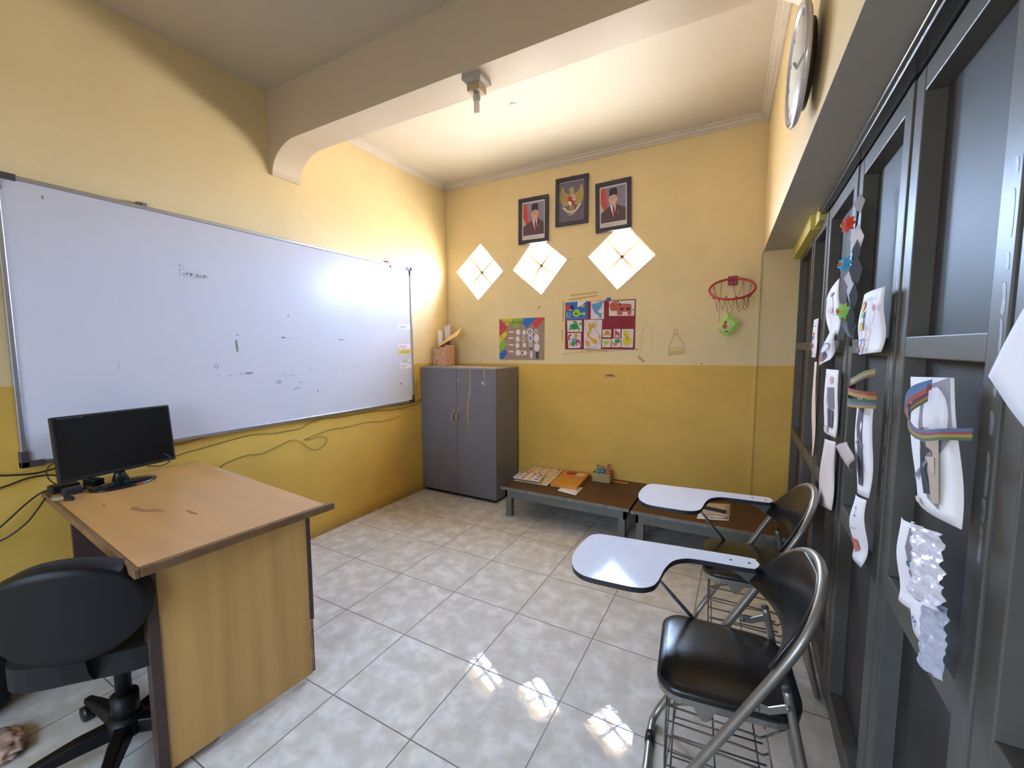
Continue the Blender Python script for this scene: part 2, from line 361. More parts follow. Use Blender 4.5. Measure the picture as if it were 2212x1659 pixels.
# ---------------------------------------------------------------- folding iron doors on the right
XD = 2.985
def DX(y): return XD+.008*(-y-1.6)
seams = [-.02, -.63, -1.06, -1.62, -2.14, -2.63, -3.13, -3.63, -4.13, -4.63, -5.15]
RAIL = [(.03, .11), (.755, .815), (1.345, 1.392), (1.93, 1.985)]
random.seed(2)
for i in range(len(seams)-1):
    a, b = seams[i]-.0015, seams[i+1]+.0015; X = DX((a+b)/2)
    st = .055 if i > 1 else .035
    m = MB()
    m.box((X, a-st, .03), (X+.042, a, 1.985)); m.box((X, b, .03), (X+.042, b+st, 1.985))
    for z0, z1 in RAIL: m.box((X+.001, b+st, z0), (X+.042, a-st, z1))
    d = struct(m, 'door_%d' % (i+1), M_dark, bevel=.0025)
    MB().box((X+.040, b+.004, .04), (X+.046, a-.004, 1.98)).build('door_panel', M_darks, d)
    # bare metal where the paint has chipped off beside the seam
    if i in (2, 3, 4, 5):
        ch = MB(); z = .95+.1*random.random()
        while z < 1.62:
            h = .02+.05*random.random(); w0 = .006+.004*random.random()
            ch.prism(smoothpoly([(0, 0), (w0, .004), (w0*.8, h*.5), (w0*1.1, h), (.001, h*.95), (-.001, h*.4)], 2), .0006, T=frame_T((X-.0004, b+.012, z), (0, 1, 0), (0, 0, 1)))
            z += h+.03*random.random()
        ch.build('paint_chip', mat('chipped_metal', '85848a', .5, noise=.3, nscale=60), d)
tr_ = MB(); y0, y1 = -.98, Y1
tr_.box((2.962, y1, 1.992), (3.09, y0, 2.004)); tr_.box((2.958, y1, 1.992), (2.966, y0, 2.026))
tr_.tube([(2.957, y0, 2.012), (2.957, y1, 2.012)], .008)
struct(tr_, 'trim_6', mat('rail_metal', '5a5d5f', .22, metal=.6), bevel=.002)
# loop latch hanging on the near leaf
lt = MB(); X = DX(-2.5)
lt.tube(catmull([(X+.038, -2.52, 1.497), (X+.030, -2.515, 1.507), (X+.026, -2.53, 1.510), (X+.026, -2.538, 1.495), (X+.030, -2.532, 1.480), (X+.036, -2.518, 1.478)], 5), .0028)
tag(lt.build('hook', mat('pale_metal', 'a5a3a6', .4, metal=.5)), 'small curled metal hook on the upper panel of the nearest iron door leaf', 'hook')

# ---------------------------------------------------------------- whiteboard
wbT = empty('whiteboard', (0, -1.765, .885), 0, 'long white marker board in a thin aluminium frame on the left wall', 'whiteboard')
# local: x out of the wall, y along the wall, z up
M_wbd = mat('board_enamel', 'd0cdd6', .24, spec=.2, noise=.01, nscale=3, bump=.03, bscale=2.2)
W2, HH = 1.19, 1.175
MB().box((.012, -W2, 0), (.028, W2, HH)).build('board_surface', M_wbd, wbT)
fm = MB()
fm.box((.01, -W2, -.012), (.036, W2, .006)); fm.box((.01, -W2, HH-.006), (.036, W2, HH+.012))
fm.box((.01, -W2-.012, -.012), (.036, -W2+.006, HH+.012)); fm.box((.01, W2-.006, -.012), (.036, W2+.012, HH+.012))
fm.build('frame', M_alu, wbT, bevel=.003)
M_crn = mat('corner_plastic', '4a4448', .45)
for sy in (-1, 1):
    for zb in (0, 1):
        z = -.016 if zb == 0 else HH+.016; s = 1 if zb == 0 else -1; y = sy*(W2+.016); q = -sy
        m = MB(); f = lambda a, b: (min(a, b), max(a, b))
        ya, yb = f(y, y+q*.07); za, zb_ = f(z, z+s*.026); m.box((.008, ya, za), (.039, yb, zb_))
        ya, yb = f(y, y+q*.026); za, zb_ = f(z, z+s*.07); m.box((.008, ya, za), (.039, yb, zb_))
        m.build('corner_cap', M_crn, wbT, bevel=.003)
for yy in (-.72, .93):
    m = MB().box((.0, yy-.02, HH+.005), (.03, yy+.02, HH+.028)).cyl((.03, yy, HH+.016), (.036, yy, HH+.016), .006)
    m.build('hanger_clip', mat('clip_metal', '8c7f78', .5, metal=.5) if yy < 0 else mat('clip_red', 'b06a6e', .5), wbT, bevel=.002)
fnW = lambda x, y, h: Vector((.028+h, x, y))                    # board coordinates: x along, y up
A = Art(fnW, .0002, .0001)
gy = 'b3b2be'
def W(px): return px
A.line([(-.581, .862), (-.580, .922), (-.583, .923), (-.572, .922), (-.559, .912), (-.562, .904), (-.580, .896)], .0035, gy)
def letter(x, y, pts, k=.018, c=gy): A.line([(x+a*k, y+b*k) for a, b in pts], .003, c)
letter(-.567, .867, [(0, .5), (.9, .6), (.8, 1), (.3, 1), (0, .5), (.3, 0), (.9, .05)])
letter(-.548, .867, [(.1, 0), (.1, 1), (.15, .7), (.6, 1), (.8, .95)])
letter(-.533, .866, [(.1, 0), (.1, 1.2), (.1, .5), (.7, 1), (.1, .5), (.9, -.2)])
letter(-.514, .866, [(.8, 1), (.2, .9), (0, .4), (.3, 0), (.8, .3), (.8, 1), (.85, 0)])
letter(-.497, .869, [(.3, 1.2), (.3, 0)]); letter(-.488, .871, [(.2, .8), (.2, 0)])
letter(-.480, .869, [(.8, .8), (.2, .8), (0, .4), (.3, 0), (.8, .3), (.8, .8), (.9, 0)])
letter(-.462, .870, [(0, 0), (.05, .7), (.4, .8), (.7, .5), (.7, 0)])
A.build('marker_writing', wbT)
def mark(fn_):
    A_ = Art(fnW, .0002, .0001); fn_(A_); A_.build('marker_mark', wbT)
# leftover marks
def at(px, py):                                                # board coordinates estimated from the board's own proportions
    return px, py
for (x, y, w_, h_, c) in [(-.308, .560, .021, .006, '8b7f97'), (-.261, .554, .048, .003, 'b7b7c8'), (-.024, .551, .031, .008, '5f5470'), (.02, .546, .053, .004, 'a9a8ba'), (.088, .539, .038, .003, 'b5b3c6'),
                        (.426, .543, .054, .006, '6b6a80'), (.48, .544, .013, .004, '8785a0'), (.562, .538, .036, .004, 'a9a9bd'), (.362, .526, .058, .003, 'b0b0c4'),
                        (-.254, .331, .057, .014, '94859c'), (-.297, .330, .018, .016, 'aeb0c4'), (-.367, .326, .022, .012, 'b4b5c9'), (-.426, .326, .016, .010, 'b4b5c9'), (-.246, .286, .019, .003, 'a9a9bd'),
                        (-.057, .312, .036, .004, 'b0b0c4'), (.02, .300, .045, .004, '9a98ab'), (-.025, .304, .010, .026, 'b7b7ca'), (-.068, .264, .041, .026, 'a8aaba'), (.082, .250, .022, .007, '8f8da0'), (.043, .208, .024, .006, '77738a'), (.062, .216, .026, .005, '77738a'),
                        (.214, .180, .008, .017, '6d6a80'), (.37, .316, .034, .004, '8a879c'), (.44, .317, .036, .003, '9a98ac'), (.533, .338, .008, .009, '8a87a0'), (.582, .336, .012, .012, 'a5a3b8'), (.163, .334, .006, .027, '9d9db2'), (-.065, .468, .036, .003, 'a2a2b6'), (.018, .695, .012, .024, 'a99bb0'), (-1.064, 1.124, .008, .016, '8b8790')]:
    mark(lambda A: A.poly(ell(x, y, w_/2, h_/2, 10), c))
mark(lambda A: A.poly(smoothpoly([(-.323, .527), (-.312, .527), (-.308, .468), (-.320, .466)], 3), '7d8270'))
mark(lambda A: A.line(ell(-.434, .38, .011, .011, 12)+[(-.423, .38)], .004, 'a3a9dc'))
mark(lambda A: A.line([(-.862, .421), (-.862, .379)], .004, 'b5b5c6'))
mark(lambda A: A.poly(ell(1.046, .165, .007, .009, 10), '35343c'))
mark(lambda A: A.poly(ell(1.13, .10, .04, .05, 14), 'c9cac4'))
LB = [('tahun', .643, 'dfe2f7', '5a68d8', 0), ('bulan', .470, 'ece0ea', 'c86a96', 0), ('oktober', .422, 'e6cb6c', '8d7c4c', .04), ('hari', .30, 'ebe6ee', 'c85a50', -.03), ('tanggal', .338, 'dfe2de', '6f7d68', .12)]
for tx, z, bgc, fc, ro in LB:
    o = empty('word_label', (.0285, -1.765+1.022, .885+z), 0)
    o.rotation_euler = (ro, 0, 0)
    x = {'tahun': 0, 'bulan': 0, 'oktober': 0, 'hari': .01, 'tanggal': .02}[tx]
    q = .0 if tx != 'hari' else .0
    MB().box((0, x, 0), (.0008 if tx != 'tanggal' else .0014, x+.155, .042 if tx != 'tanggal' else .025)).build('card', flat(bgc), o)
    a = Art(lambda u, v, h: Vector((.0009+h+(.0007 if tx == 'tanggal' else 0), u, v)), .0002, .0002); a.text(tx, x+.018, .010, .038 if tx != 'tanggal' else .026, fc)
    a.build('lettering', o)
    tag(o, {'tahun': 'white strip lettered tahun in blue, topmost label at the whiteboard edge', 'bulan': 'white strip lettered bulan in pink above the yellow label',
            'oktober': 'yellow strip lettered oktober on the right edge of the whiteboard', 'hari': 'white strip lettered hari in red, lowest label on the whiteboard',
            'tanggal': 'faded tilted strip lettered tanggal just above the red hari label'}[tx], 'label', 'word labels on the right edge of the whiteboard')
o = tag(MB().box((.0285, -.81, 2.035), (.037, -.70, 2.056)).build('sticker', flat('efeff2')), 'small white sticker at the top right corner of the whiteboard', 'sticker')

# ---------------------------------------------------------------- thin cables stapled below the board
M_cab = mat('thin_cable', '6d5a22', .6)
def wall_cable(pts, label, r=.0018, m=M_cab):
    mb = MB(); mb.tube(catmull([(.006, y, z) for y, z in pts], 5), r, seg=6)
    return tag(mb.build('cable', m), label, 'cable', 'cables along the left wall')
wall_cable([(-2.42, .852), (-2.35, .852), (-2.25, .872), (-2.10, .885), (-1.95, .885), (-1.80, .88), (-1.60, .89), (-1.40, .893), (-1.2, .888), (-1.0, .880), (-.8, .866), (-.62, .855), (-.50, .865), (-.44, .885)], 'highest thin cable running close under the whiteboard')
wall_cable([(-2.42, .79), (-2.36, .80), (-2.26, .81), (-2.12, .825), (-2.0, .832), (-1.86, .815), (-1.80, .815), (-1.68, .815), (-1.62, .84), (-1.5, .855), (-1.38, .845), (-1.2, .845), (-1.0, .845), (-.85, .83), (-.68, .828), (-.55, .835), (-.46, .855), (-.43, .89)], 'wavy thin cable just below the highest one under the whiteboard')
wall_cable([(-2.21, .66), (-2.17, .69), (-2.05, .71), (-1.96, .70), (-1.86, .72), (-1.76, .745), (-1.70, .728), (-1.62, .66), (-1.56, .64), (-1.50, .66), (-1.48, .70), (-1.52, .73), (-1.60, .725), (-1.66, .73), (-1.60, .742), (-1.45, .765), (-1.3, .76), (-1.1, .765), (-.9, .745), (-.72, .76)], 'lowest thin cable with a drooping loop under the whiteboard')
M_cord = mat('dark_cord', '2c2415', .5)
def cord(pts, label, r=.0035):
    return tag(MB().tube(catmull(pts, 6), r, seg=8).build('cable', M_cord), label, 'cable', 'cords behind the monitor')
cord([(.012, -3.35, .93), (.012, -3.15, .885), (.012, -3.02, .850), (.012, -2.93, .835), (.02, -2.86, .845), (.05, -2.80, .86), (.09, -2.76, .87)], 'upper black cord on the wall to the left of the monitor')
cord([(.012, -3.4, .75), (.012, -3.2, .775), (.012, -3.03, .80), (.012, -2.95, .82), (.02, -2.88, .815), (.04, -2.84, .785)], 'middle black cord rising from the left towards the monitor')
cord([(.03, -3.18, .58), (.04, -3.09, .61), (.05, -3.03, .665), (.045, -2.97, .72), (.05, -2.92, .757), (.07, -2.88, .762)], 'drooping black cord loop left of the desk, upper strand')
cord([(.04, -3.17, .575), (.08, -3.06, .60), (.10, -2.99, .65), (.10, -2.945, .71), (.095, -2.918, .745), (.11, -2.88, .757)], 'drooping black cord loop left of the desk, lower strand')
cord([(.10, -2.78, .90), (.06, -2.86, .885), (.045, -2.90, .85), (.045, -2.895, .80), (.06, -2.865, .765)], 'thin black cord curling down behind the left edge of the monitor', .0025)
cord([(.17, -2.60, .805), (.20, -2.56, .80), (.225, -2.535, .815), (.23, -2.53, .84), (.215, -2.55, .86)], 'short black cord loop under the right side of the monitor', .0025)

# ---------------------------------------------------------------- desk
RD = -.0838
desk = empty('desk', (.622, -2.666, 0), RD, 'worn brown office desk with peeling edges against the left wall', 'desk')
M_dtop = mat('desk_laminate', 'c8965a', .30, noise=.10, nscale=2.6, bump=.05, bscale=3, stretch=(.6, 3, 1), spec=.5)
M_dside = mat('desk_side_laminate', 'cfa25e', .45, noise=.13, nscale=3, stretch=(6, 6, .25))
M_dedge = mat('desk_edging', '7b5b3a', .5, noise=.25, nscale=18, stretch=(1, 1, 1))
M_ddark = mat('desk_dark_board', '4a3430', .5, noise=.15, nscale=6)
hx, hy = .585, .2875
MB().box((-hx, -hy, .727), (hx-.004, hy, .75)).build('desktop', M_dtop, desk)
m = MB()
m.box((-hx-.012, -hy-.014, .722), (hx+.012, -hy, .7495)); m.box((hx-.004, -hy, .722), (hx+.012, hy+.035, .7495)); m.box((-hx-.012, -hy, .722), (-hx, hy, .7495))
m.build('edge_strip', M_dedge, desk, bevel=.003)
MB().box((.492, -.235, .03), (.514, .245, .727)).build('side_panel', M_dside, desk)
m = MB().box((.478, -.262, .0), (.518, -.232, .727)); m.build('side_post', M_ddark, desk, bevel=.002)
m = MB().box((.486, .245, .26), (.517, .262, .727)).box((.484, .247, .03), (.508, .262, .26)); m.build('side_post', M_ddark, desk, bevel=.002)
m = MB().prism([(0, 0), (.012, .02), (.016, .10), (.010, .16), (.017, .235), (0, .235)], .010, T=frame_T((.508, .250, .03), (1, 0, 0), (0, 0, 1)))
tag(m.build('broken_edging', mat('raw_chipboard', 'a07a58', .8, noise=.3, nscale=40), desk), 'splintered pale chipboard at the foot of the side')
MB().box((-.50, .20, .25), (.492, .216, .727)).build('modesty_panel', M_ddark, desk)
MB().box((-.52, -.235, .0), (-.495, .245, .727)).build('side_panel', M_ddark, desk)
MB().box((-.495, -.20, .10), (-.10, .20, .115)).build('shelf', M_ddark, desk)
MB().box((-.495, -.20, .56), (-.14, .20, .72)).build('drawer_box', M_ddark, desk)
fnD = lambda x, y, h: Vector((x, y, .75+h))
A = Art(fnD, .0002, .0001); A.poly(smoothpoly([(-.02, -.135), (.05, -.125), (.07, -.10), (.13, -.085), (.11, -.115), (.06, -.14), (.0, -.155)]), '9c6c3c'); A.build('stain', desk)
A = Art(fnD, .0002, .0001); A.poly(smoothpoly([(.19, -.04), (.25, -.03), (.28, -.035), (.24, -.045)]), 'a06c3a'); A.build('stain', desk)
A = Art(fnD, .0002, .0001); A.poly(smoothpoly([(-.15, -.20), (-.14, -.195), (-.13, -.20), (-.14, -.205)]), '7a5028'); A.build('stain', desk)
A = Art(fnD, .0002, .0001); A.poly(smoothpoly([(-.33, .26), (-.2, .275), (-.05, .27), (.0, .283), (-.2, .286), (-.35, .285)]), 'b79c7c'); A.build('stain', desk)
m = MB(); 
m.prism(smoothpoly([(0, 0), (.03, -.004), (.055, .010), (.05, .022), (.02, .018)], 3), .012, T=Matrix.Translation((-.375, -.268, .75)))
tag(m.build('clip', M_black, desk), 'small black clip at the front edge')
m = MB().prism(smoothpoly([(0, 0), (.04, -.01), (.08, .0), (.07, .022), (.03, .025), (-.01, .02)], 3), .0012, T=Matrix.Translation((-.45, -.290, .7502)))
tag(m.build('tape', mat('clear_tape', 'd8c2a0', .2), desk), 'torn translucent tape at the front edge')

# ---------------------------------------------------------------- monitor on the desk
mo = empty('computer_monitor', (.20, -2.70, .7508), .10, 'black flat computer monitor on an oval stand at the desk corner', 'monitor')
# local x towards the room, y along the screen
Tm = Matrix.Rotation(-.10, 4, 'Y')
m = MB().box((-.012, -.213, .062), (.016, .213, .338), T=Tm); m.build('bezel', M_black, mo, bevel=.006)
MB().box((.0165, -.203, .078), (.0172, .203, .330), T=Tm).build('screen', mat('screen_glass', '0c0b0a', .25), mo)
MB().prism([(-.16, .10), (.16, .10), (.13, .28), (-.13, .28)], .02, T=Tm @ frame_T((-.012, 0, 0), (0, -1, 0), (0, 0, 1))).build('rear_shell', M_black, mo)
MB().tube([(-.025, 0, .012), (-.032, 0, .05), (-.036, 0, .085), (-.040, 0, .14)], [.034, .020, .018, .018]).build('stand_neck', M_black, mo)
m = MB().lathe([(0, .020), (.04, .019), (.085, .012), (.10, .006), (.10, 0), (0, 0)], T=Matrix.Diagonal((.8, 1.22, 1, 1)))
m.build('stand_base', mat('glossy_black', '15161a', .12), mo)
for z, w_ in ((.327, .05),):
    a = Art(lambda x, y, h: Tm @ Vector((.0174+h, x, y)), .0001, .0001)
    for k in range(7): a.poly([(-.195+k*.012, z), (-.187+k*.012, z), (-.187+k*.012, z+.003), (-.195+k*.012, z+.003)], '55545c')
    a.build('bezel_marks', mo)
a = MB().box((.0, 0, 0), (.0012, .022, .004), T=Matrix.Translation((.078, .01, .004))); tag(a.build('badge', flat('e8552a'), mo), 'tiny orange badge on the stand')
# adapters beside the monitor
m = MB().box((-.03, -.045, 0), (.03, .045, .032)); tag(m.build('power_adapter', M_black, bevel=.006, loc=(.085, -2.865, .75)), 'black block adapter at the left corner of the desk', 'adapter', 'black adapters beside the monitor')
m = MB().box((-.025, -.03, 0), (.025, .03, .028)).cyl((0, .03, .014), (0, .05, .014), .008); tag(m.build('power_adapter', mat('navy_plastic', '20222e', .35), bevel=.005, loc=(.165, -2.86, .75)), 'small dark blue plug adapter between the block adapter and the monitor stand', 'adapter', 'black adapters beside the monitor')
m = MB()
m.box((-.035, -.02, 0), (.035, .02, .03)); 
for k in range(3): m.cyl((-.02+.02*k, 0, .03), (-.02+.02*k, 0, .036), .008)
o = tag(m.build('power_strip', M_black, bevel=.004, loc=(.09, -2.77, .75)), 'short black power strip on the desk behind the monitor stand', 'power strip'); o.rotation_euler = (0, 0, .3)

# ---------------------------------------------------------------- office chair
oc = empty('office_chair', (.86, -2.96, 0), 2.42, 'black swivel office chair pushed under the desk', 'office chair')
# local: +x is the sitter's forward
M_fab = mat('black_fabric', '1a1815', .9, noise=.2, nscale=90, bump=.3, bscale=300)
M_blk2 = mat('chair_plastic', '0e0d0f', .5, spec=.3)
seat = smoothpoly([(.19, .16), (.21, 0), (.19, -.16), (.05, -.205), (-.17, -.18), (-.20, 0), (-.17, .18), (.05, .205)], 5)
MB().prism(seat, .07, T=Matrix.Translation((0, 0, .40))).build('seat', M_fab, oc, bevel=.02)
MB().box((-.10, -.09, .355), (.12, .09, .40)).build('seat_mechanism', M_blk2, oc, bevel=.01)
bk = []; Tb = Matrix.Translation((-.235, 0, .635)) @ Matrix.Rotation(-.12, 4, 'Y')
vs = []; fs = []; NU, NV = 20, 12
def back_shell(off, sc_):
    out = []
    for j in range(NV+1):
        for i in range(NU+1):
            u = -1+2*i/NU; v = -1+2*j/NV
            # square to superellipse
            a = u*math.sqrt(1-.5*v*v)*.186*sc_; b = v*math.sqrt(1-.46*u*u)*.150*sc_
            out.append((off+.03*(a/.178)**2, a, b))
    return out
def grid_faces(o, nu, nv): return [(o+j*(nu+1)+i, o+j*(nu+1)+i+1, o+(j+1)*(nu+1)+i+1, o+(j+1)*(nu+1)+i) for j in range(nv) for i in range(nu)]
def shell(off0, off1, sc0=1, sc1=1):
    A_, B_ = back_shell(off0, sc0), back_shell(off1, sc1); mb = MB(); n = len(A_)
    rim = [i for i in range(NU+1)]+[j*(NU+1)+NU for j in range(1, NV+1)]+[NV*(NU+1)+i for i in range(NU-1, -1, -1)]+[j*(NU+1) for j in range(NV-1, 0, -1)]
    f = grid_faces(0, NU, NV)+grid_faces(n, NU, NV)+[(rim[k], rim[(k+1) % len(rim)], n+rim[(k+1) % len(rim)], n+rim[k]) for k in range(len(rim))]
    return mb.add(A_+B_, f, T=Tb, smooth=True)
shell(-.006, .042, 1, .96).build('backrest', M_fab, oc, bevel=.01)
shell(-.030, -.006, .97, 1.015).build('back_shell', M_blk2, oc)
m = MB(); bp_ = catmull([(-.05, 0, .385), (-.17, 0, .39), (-.215, 0, .42), (-.235, 0, .48), (-.250, 0, .58)], 5)
m.add([p+Vector((dx_, dy_, 0)) for p in bp_ for dx_, dy_ in ((-.004, -.03), (.004, -.03), (.004, .03), (-.004, .03))], [(0, 1, 2, 3)]+[(i*4+j, i*4+(j+1) % 4, i*4+4+(j+1) % 4, i*4+4+j) for i in range(len(bp_)-1) for j in range(4)]+[tuple(4*(len(bp_)-1)+k for k in range(4))])
m.build('back_bar', M_blk2, oc)
MB().cyl((0, 0, .10), (0, 0, .20), .038).cyl((0, 0, .20), (0, 0, .36), .022).build('gas_column', M_blk2, oc)
m = MB().lathe([(0, .13), (.045, .13), (.055, .10), (.05, .065), (0, .065)], seg=20); m.build('hub', M_blk2, oc)
for k in range(5):
    an = .775+2*PI*k/5; d = Vector((math.cos(an), math.sin(an), 0)); n = Vector((-d.y, d.x, 0))
    st_ = []
    for s, zt, zb, wd in ((.03, .115, .07, .030), (.12, .112, .070, .026), (.20, .098, .066, .021), (.27, .082, .060, .017), (.29, .078, .060, .015)):
        p = d*s; st_.append([p+n*wd+Vector((0, 0, zb)), p-n*wd+Vector((0, 0, zb)), p-n*wd*.7+Vector((0, 0, zt)), p+n*wd*.7+Vector((0, 0, zt))])
    vs = [q for s in st_ for q in s]; fs = [(0, 1, 2, 3), (16, 17, 18, 19)]
    for i in range(4):
        for j in range(4): fs.append((i*4+j, i*4+(j+1) % 4, i*4+4+(j+1) % 4, i*4+4+j))
    lg = MB().add(vs, fs).build('leg', M_blk2, oc, bevel=.005)
    c = d*.275; w_ = MB()
    for s in (-1, 1): w_.cyl(c+n*s*.006+Vector((0, 0, .026)), c+n*s*.024+Vector((0, 0, .026)), .026, seg=18)
    w_.cyl(c+Vector((0, 0, .03)), c+Vector((0, 0, .066)), .008)
    w_.build('caster', M_black, lg)

# bag and crumpled wrapper on the floor by the chair
def blob(name, c, r, m, seed, amp=.12, flatz=1.0, parent=None, lumps=3.0):
    bm = bmesh.new(); bmesh.ops.create_icosphere(bm, subdivisions=4, radius=1)
    from mathutils import noise as nz
    for v in bm.verts:
        k = 1+amp*nz.noise(v.co*lumps+Vector((seed, 0, 0)))*2
        v.co = Vector((v.co.x*r[0]*k, v.co.y*r[1]*k, v.co.z*r[2]*k))
    mz = min(v.co.z for v in bm.verts)
    for v in bm.verts: v.co.z = max(v.co.z, mz*.75)
    mz = min(v.co.z for v in bm.verts)
    for v in bm.verts: v.co.z -= mz
    me = bpy.data.meshes.new(name); bm.to_mesh(me); bm.free(); me.materials.append(m)
    for p in me.polygons: p.use_smooth = True
    o = bpy.data.objects.new(name, me); col.objects.link(o); o.location = c
    if parent: o.parent = parent
    return o
bag = empty('bag', (.19, -3.24, 0), 0, 'slumped black bag on the floor between wall and office chair', 'bag')
blob('bag_body', (0, 0, 0), (.15, .17, .23), mat('black_cloth', '1a181b', .85, bump=.3, bscale=80), 3, .10, parent=bag)
MB().tube(catmull([(.02, -.08, .36), (.03, -.04, .43), (.02, .03, .44), (.01, .07, .37)], 6), .010).build('bag_handle', M_black, bag)
tag(blob('plastic_wrapper', (.49, -3.19, 0), (.10, .07, .024), mat('red_white_plastic', 'd6b2a2', .4, noise=.40, nscale=22), 8, .12, lumps=4), 'crumpled reddish plastic wrapper on the floor at the lower left', 'wrapper')

# ---------------------------------------------------------------- cabinet
cb = empty('cabinet', (.415, -.235, 0), 0, 'grey two-door metal-painted cupboard in the back left corner', 'cabinet')
M_cb = mat('cabinet_paint', '76737a', .42, noise=.05, nscale=6, bump=.05, bscale=30)
M_cbt = mat('cabinet_top', '9a9088', .6, noise=.12, nscale=12)
M_scr = mat('bare_plywood', 'b58a62', .8, noise=.1, nscale=30)
m = MB(); m.box((-.41, -.175, .03), (.41, .20, 1.175)); m.build('body', M_cb, cb)
MB().box((-.413, -.198, 1.175), (.413, .202, 1.19)).build('top_board', M_cbt, cb, bevel=.001)
MB().box((-.39, -.165, 0), (.39, .19, .03)).build('plinth', M_black, cb)
for k, (x0, x1) in enumerate(((-.41, -.0015), (.0015, .41))):
    d = MB().box((x0, -.197, .032), (x1, -.177, 1.174)).build('door', M_cb, cb, bevel=.002)
    hxp = -.030 if k == 0 else .022
    hm = MB()
    hm.tube(catmull([(hxp, -.199, .79), (hxp, -.222, .785), (hxp-.004, -.232, .745), (hxp, -.222, .70), (hxp, -.199, .695)], 5), .0055)
    for z in (.795, .69): hm.box((hxp-.013, -.201, z-.012), (hxp+.013, -.197, z+.012))
    tag(hm.build('handle', mat('worn_chrome', 'b3ab98', .35, metal=.8), d), 'worn chrome bow handle')
    if k == 1:
        fnC = lambda x, y, h: Vector((x, -.197-h, y))
        a = Art(fnC, .0003, .0002)
        a.poly(smoothpoly([(.142, 1.172), (.152, 1.172), (.157, 1.06), (.150, .96), (.128, .84), (.124, .72), (.127, .60), (.132, .47), (.121, .62), (.112, .72), (.110, .82), (.128, .93), (.140, 1.02)], 3), M_scr)
        a.poly(smoothpoly([(.285, 1.172), (.300, 1.172), (.305, 1.08), (.310, 1.03), (.302, 1.02), (.292, 1.08)], 3), M_scr)
        a.poly([(.268, 1.068), (.285, 1.070), (.293, 1.042), (.278, 1.045)], 'dcd2c8')
        a.poly(ell(.02, 1.07, .006, .010, 8), 'b9b3ae'); a.poly(ell(.022, 1.14, .004, .006, 8), '9b9590'); a.poly(ell(.36, 1.115, .006, .007, 8), '8a6a55')
        a.poly(ell(.20, .32, .004, .012, 8), '8a8686'); a.build('paint_damage', d)
# box of papers on top of the cupboard
bx = empty('paper_box', (.092, -.19, 1.19), 0, 'pink patterned cardboard box on the cupboard with papers in it', 'box')
M_pk = mat('pink_card', 'cfa58c', .7, noise=.10, nscale=60)
m = MB()
for a_, b_ in (((-.075, -.075, 0), (-.072, .075, .16)), ((.072, -.075, 0), (.075, .075, .20)), ((-.075, -.078, 0), (.0, -.075, .165)), ((-.075, .072, 0), (.075, .075, .21)), ((-.075, -.075, 0), (.075, .075, .003)), ((.0, -.078, 0), (.075, -.075, .18))): m.box(a_, b_)
m.build('carton', M_pk, bx)
a = Art(lambda x, y, h: Vector((x, -.078-h, y)), .0003, .0002)
for x, y, r in ((-.03, .04, .008), (-.05, .11, .006), (.02, .13, .005), (.05, .07, .006), (-.06, .07, .004), (.06, .15, .004), (.03, .02, .004)): a.poly(ell(x, y, r, r*1.2, 8), '7a4a48')
a.poly([(-.07, .006), (.0, .006), (.0, .022), (-.07, .028)], 'a89c72'); a.build('print', bx)
def leaf(name, label, quad, m, curl=.0, group=None, parent=None, cat='paper', th=.0008, nu=8, nv=10, axis=None, wav=.0, extra=None):
    """a sheet of paper between four corners (TL, TR, BR, BL) with a bulge"""
    TL, TR, BR, BL = [Vector(q) for q in quad]; nrm = (TR-TL).cross(BL-TL).normalized()
    if axis and nrm.dot(Vector(axis)) < 0: nrm = -nrm
    def S(x, y, h=0):                                            # x 0..1, y 0..1 upward
        y_ = 1-y; p = (TL*(1-x)+TR*x)*(1-y_)+(BL*(1-x)+BR*x)*y_
        return p+nrm*(curl*math.sin(PI*x)*(.5+.5*y_)+wav*math.sin(5*y_+1.3*x)*y_+h)
    vs = [S(i/nu, j/nv) for j in range(nv+1) for i in range(nu+1)]; n = len(vs); vs += [S(i/nu, j/nv, -th) for j in range(nv+1) for i in range(nu+1)]
    rim = [i for i in range(nu+1)]+[j*(nu+1)+nu for j in range(1, nv+1)]+[nv*(nu+1)+i for i in range(nu-1, -1, -1)]+[j*(nu+1) for j in range(nv-1, 0, -1)]
    fs = grid_faces(0, nu, nv)+grid_faces(n, nu, nv)+[(rim[k], rim[(k+1) % len(rim)], n+rim[(k+1) % len(rim)], n+rim[k]) for k in range(len(rim))]
    o = MB().add(vs, fs, smooth=True).build(name, m, parent)
    if label: tag(o, label, cat, group)
    o_S = S
    return o, o_S
B0 = Vector((.092, -.19, 1.19))
def bxq(q): return [B0+Vector(p) for p in q]
leaf('paper_sheet', 'pale sheet standing at the left in the pink box', bxq([(-.064, -.01, .345), (-.005, -.01, .335), (-.01, -.01, .03), (-.055, -.01, .03)]), M_paper, .008, 'papers in the pink box')
leaf('paper_sheet', 'tallest pale sheet standing in the pink box', bxq([(-.012, .03, .385), (.062, .03, .40), (.045, .03, .03), (-.01, .03, .03)]), flat('ddd0d0'), .008, 'papers in the pink box')
leaf('envelope', 'tan envelope leaning out to the right over the pink box', bxq([(.180, .055, .365), (.20, -.05, .285), (-.045, -.068, .168), (-.05, .045, .235)]), flat('e0c07c'), .006, 'papers in the pink box', cat='envelope', axis=(0, 0, 1))
leaf('notebook', 'dark notebook tucked under the tan envelope in the box', bxq([(.08, .03, .245), (.07, -.05, .205), (-.055, -.070, .150), (-.05, .03, .190)]), flat('5a4f5c'), .004, 'papers in the pink box', cat='notebook', th=.006, axis=(0, 0, 1))

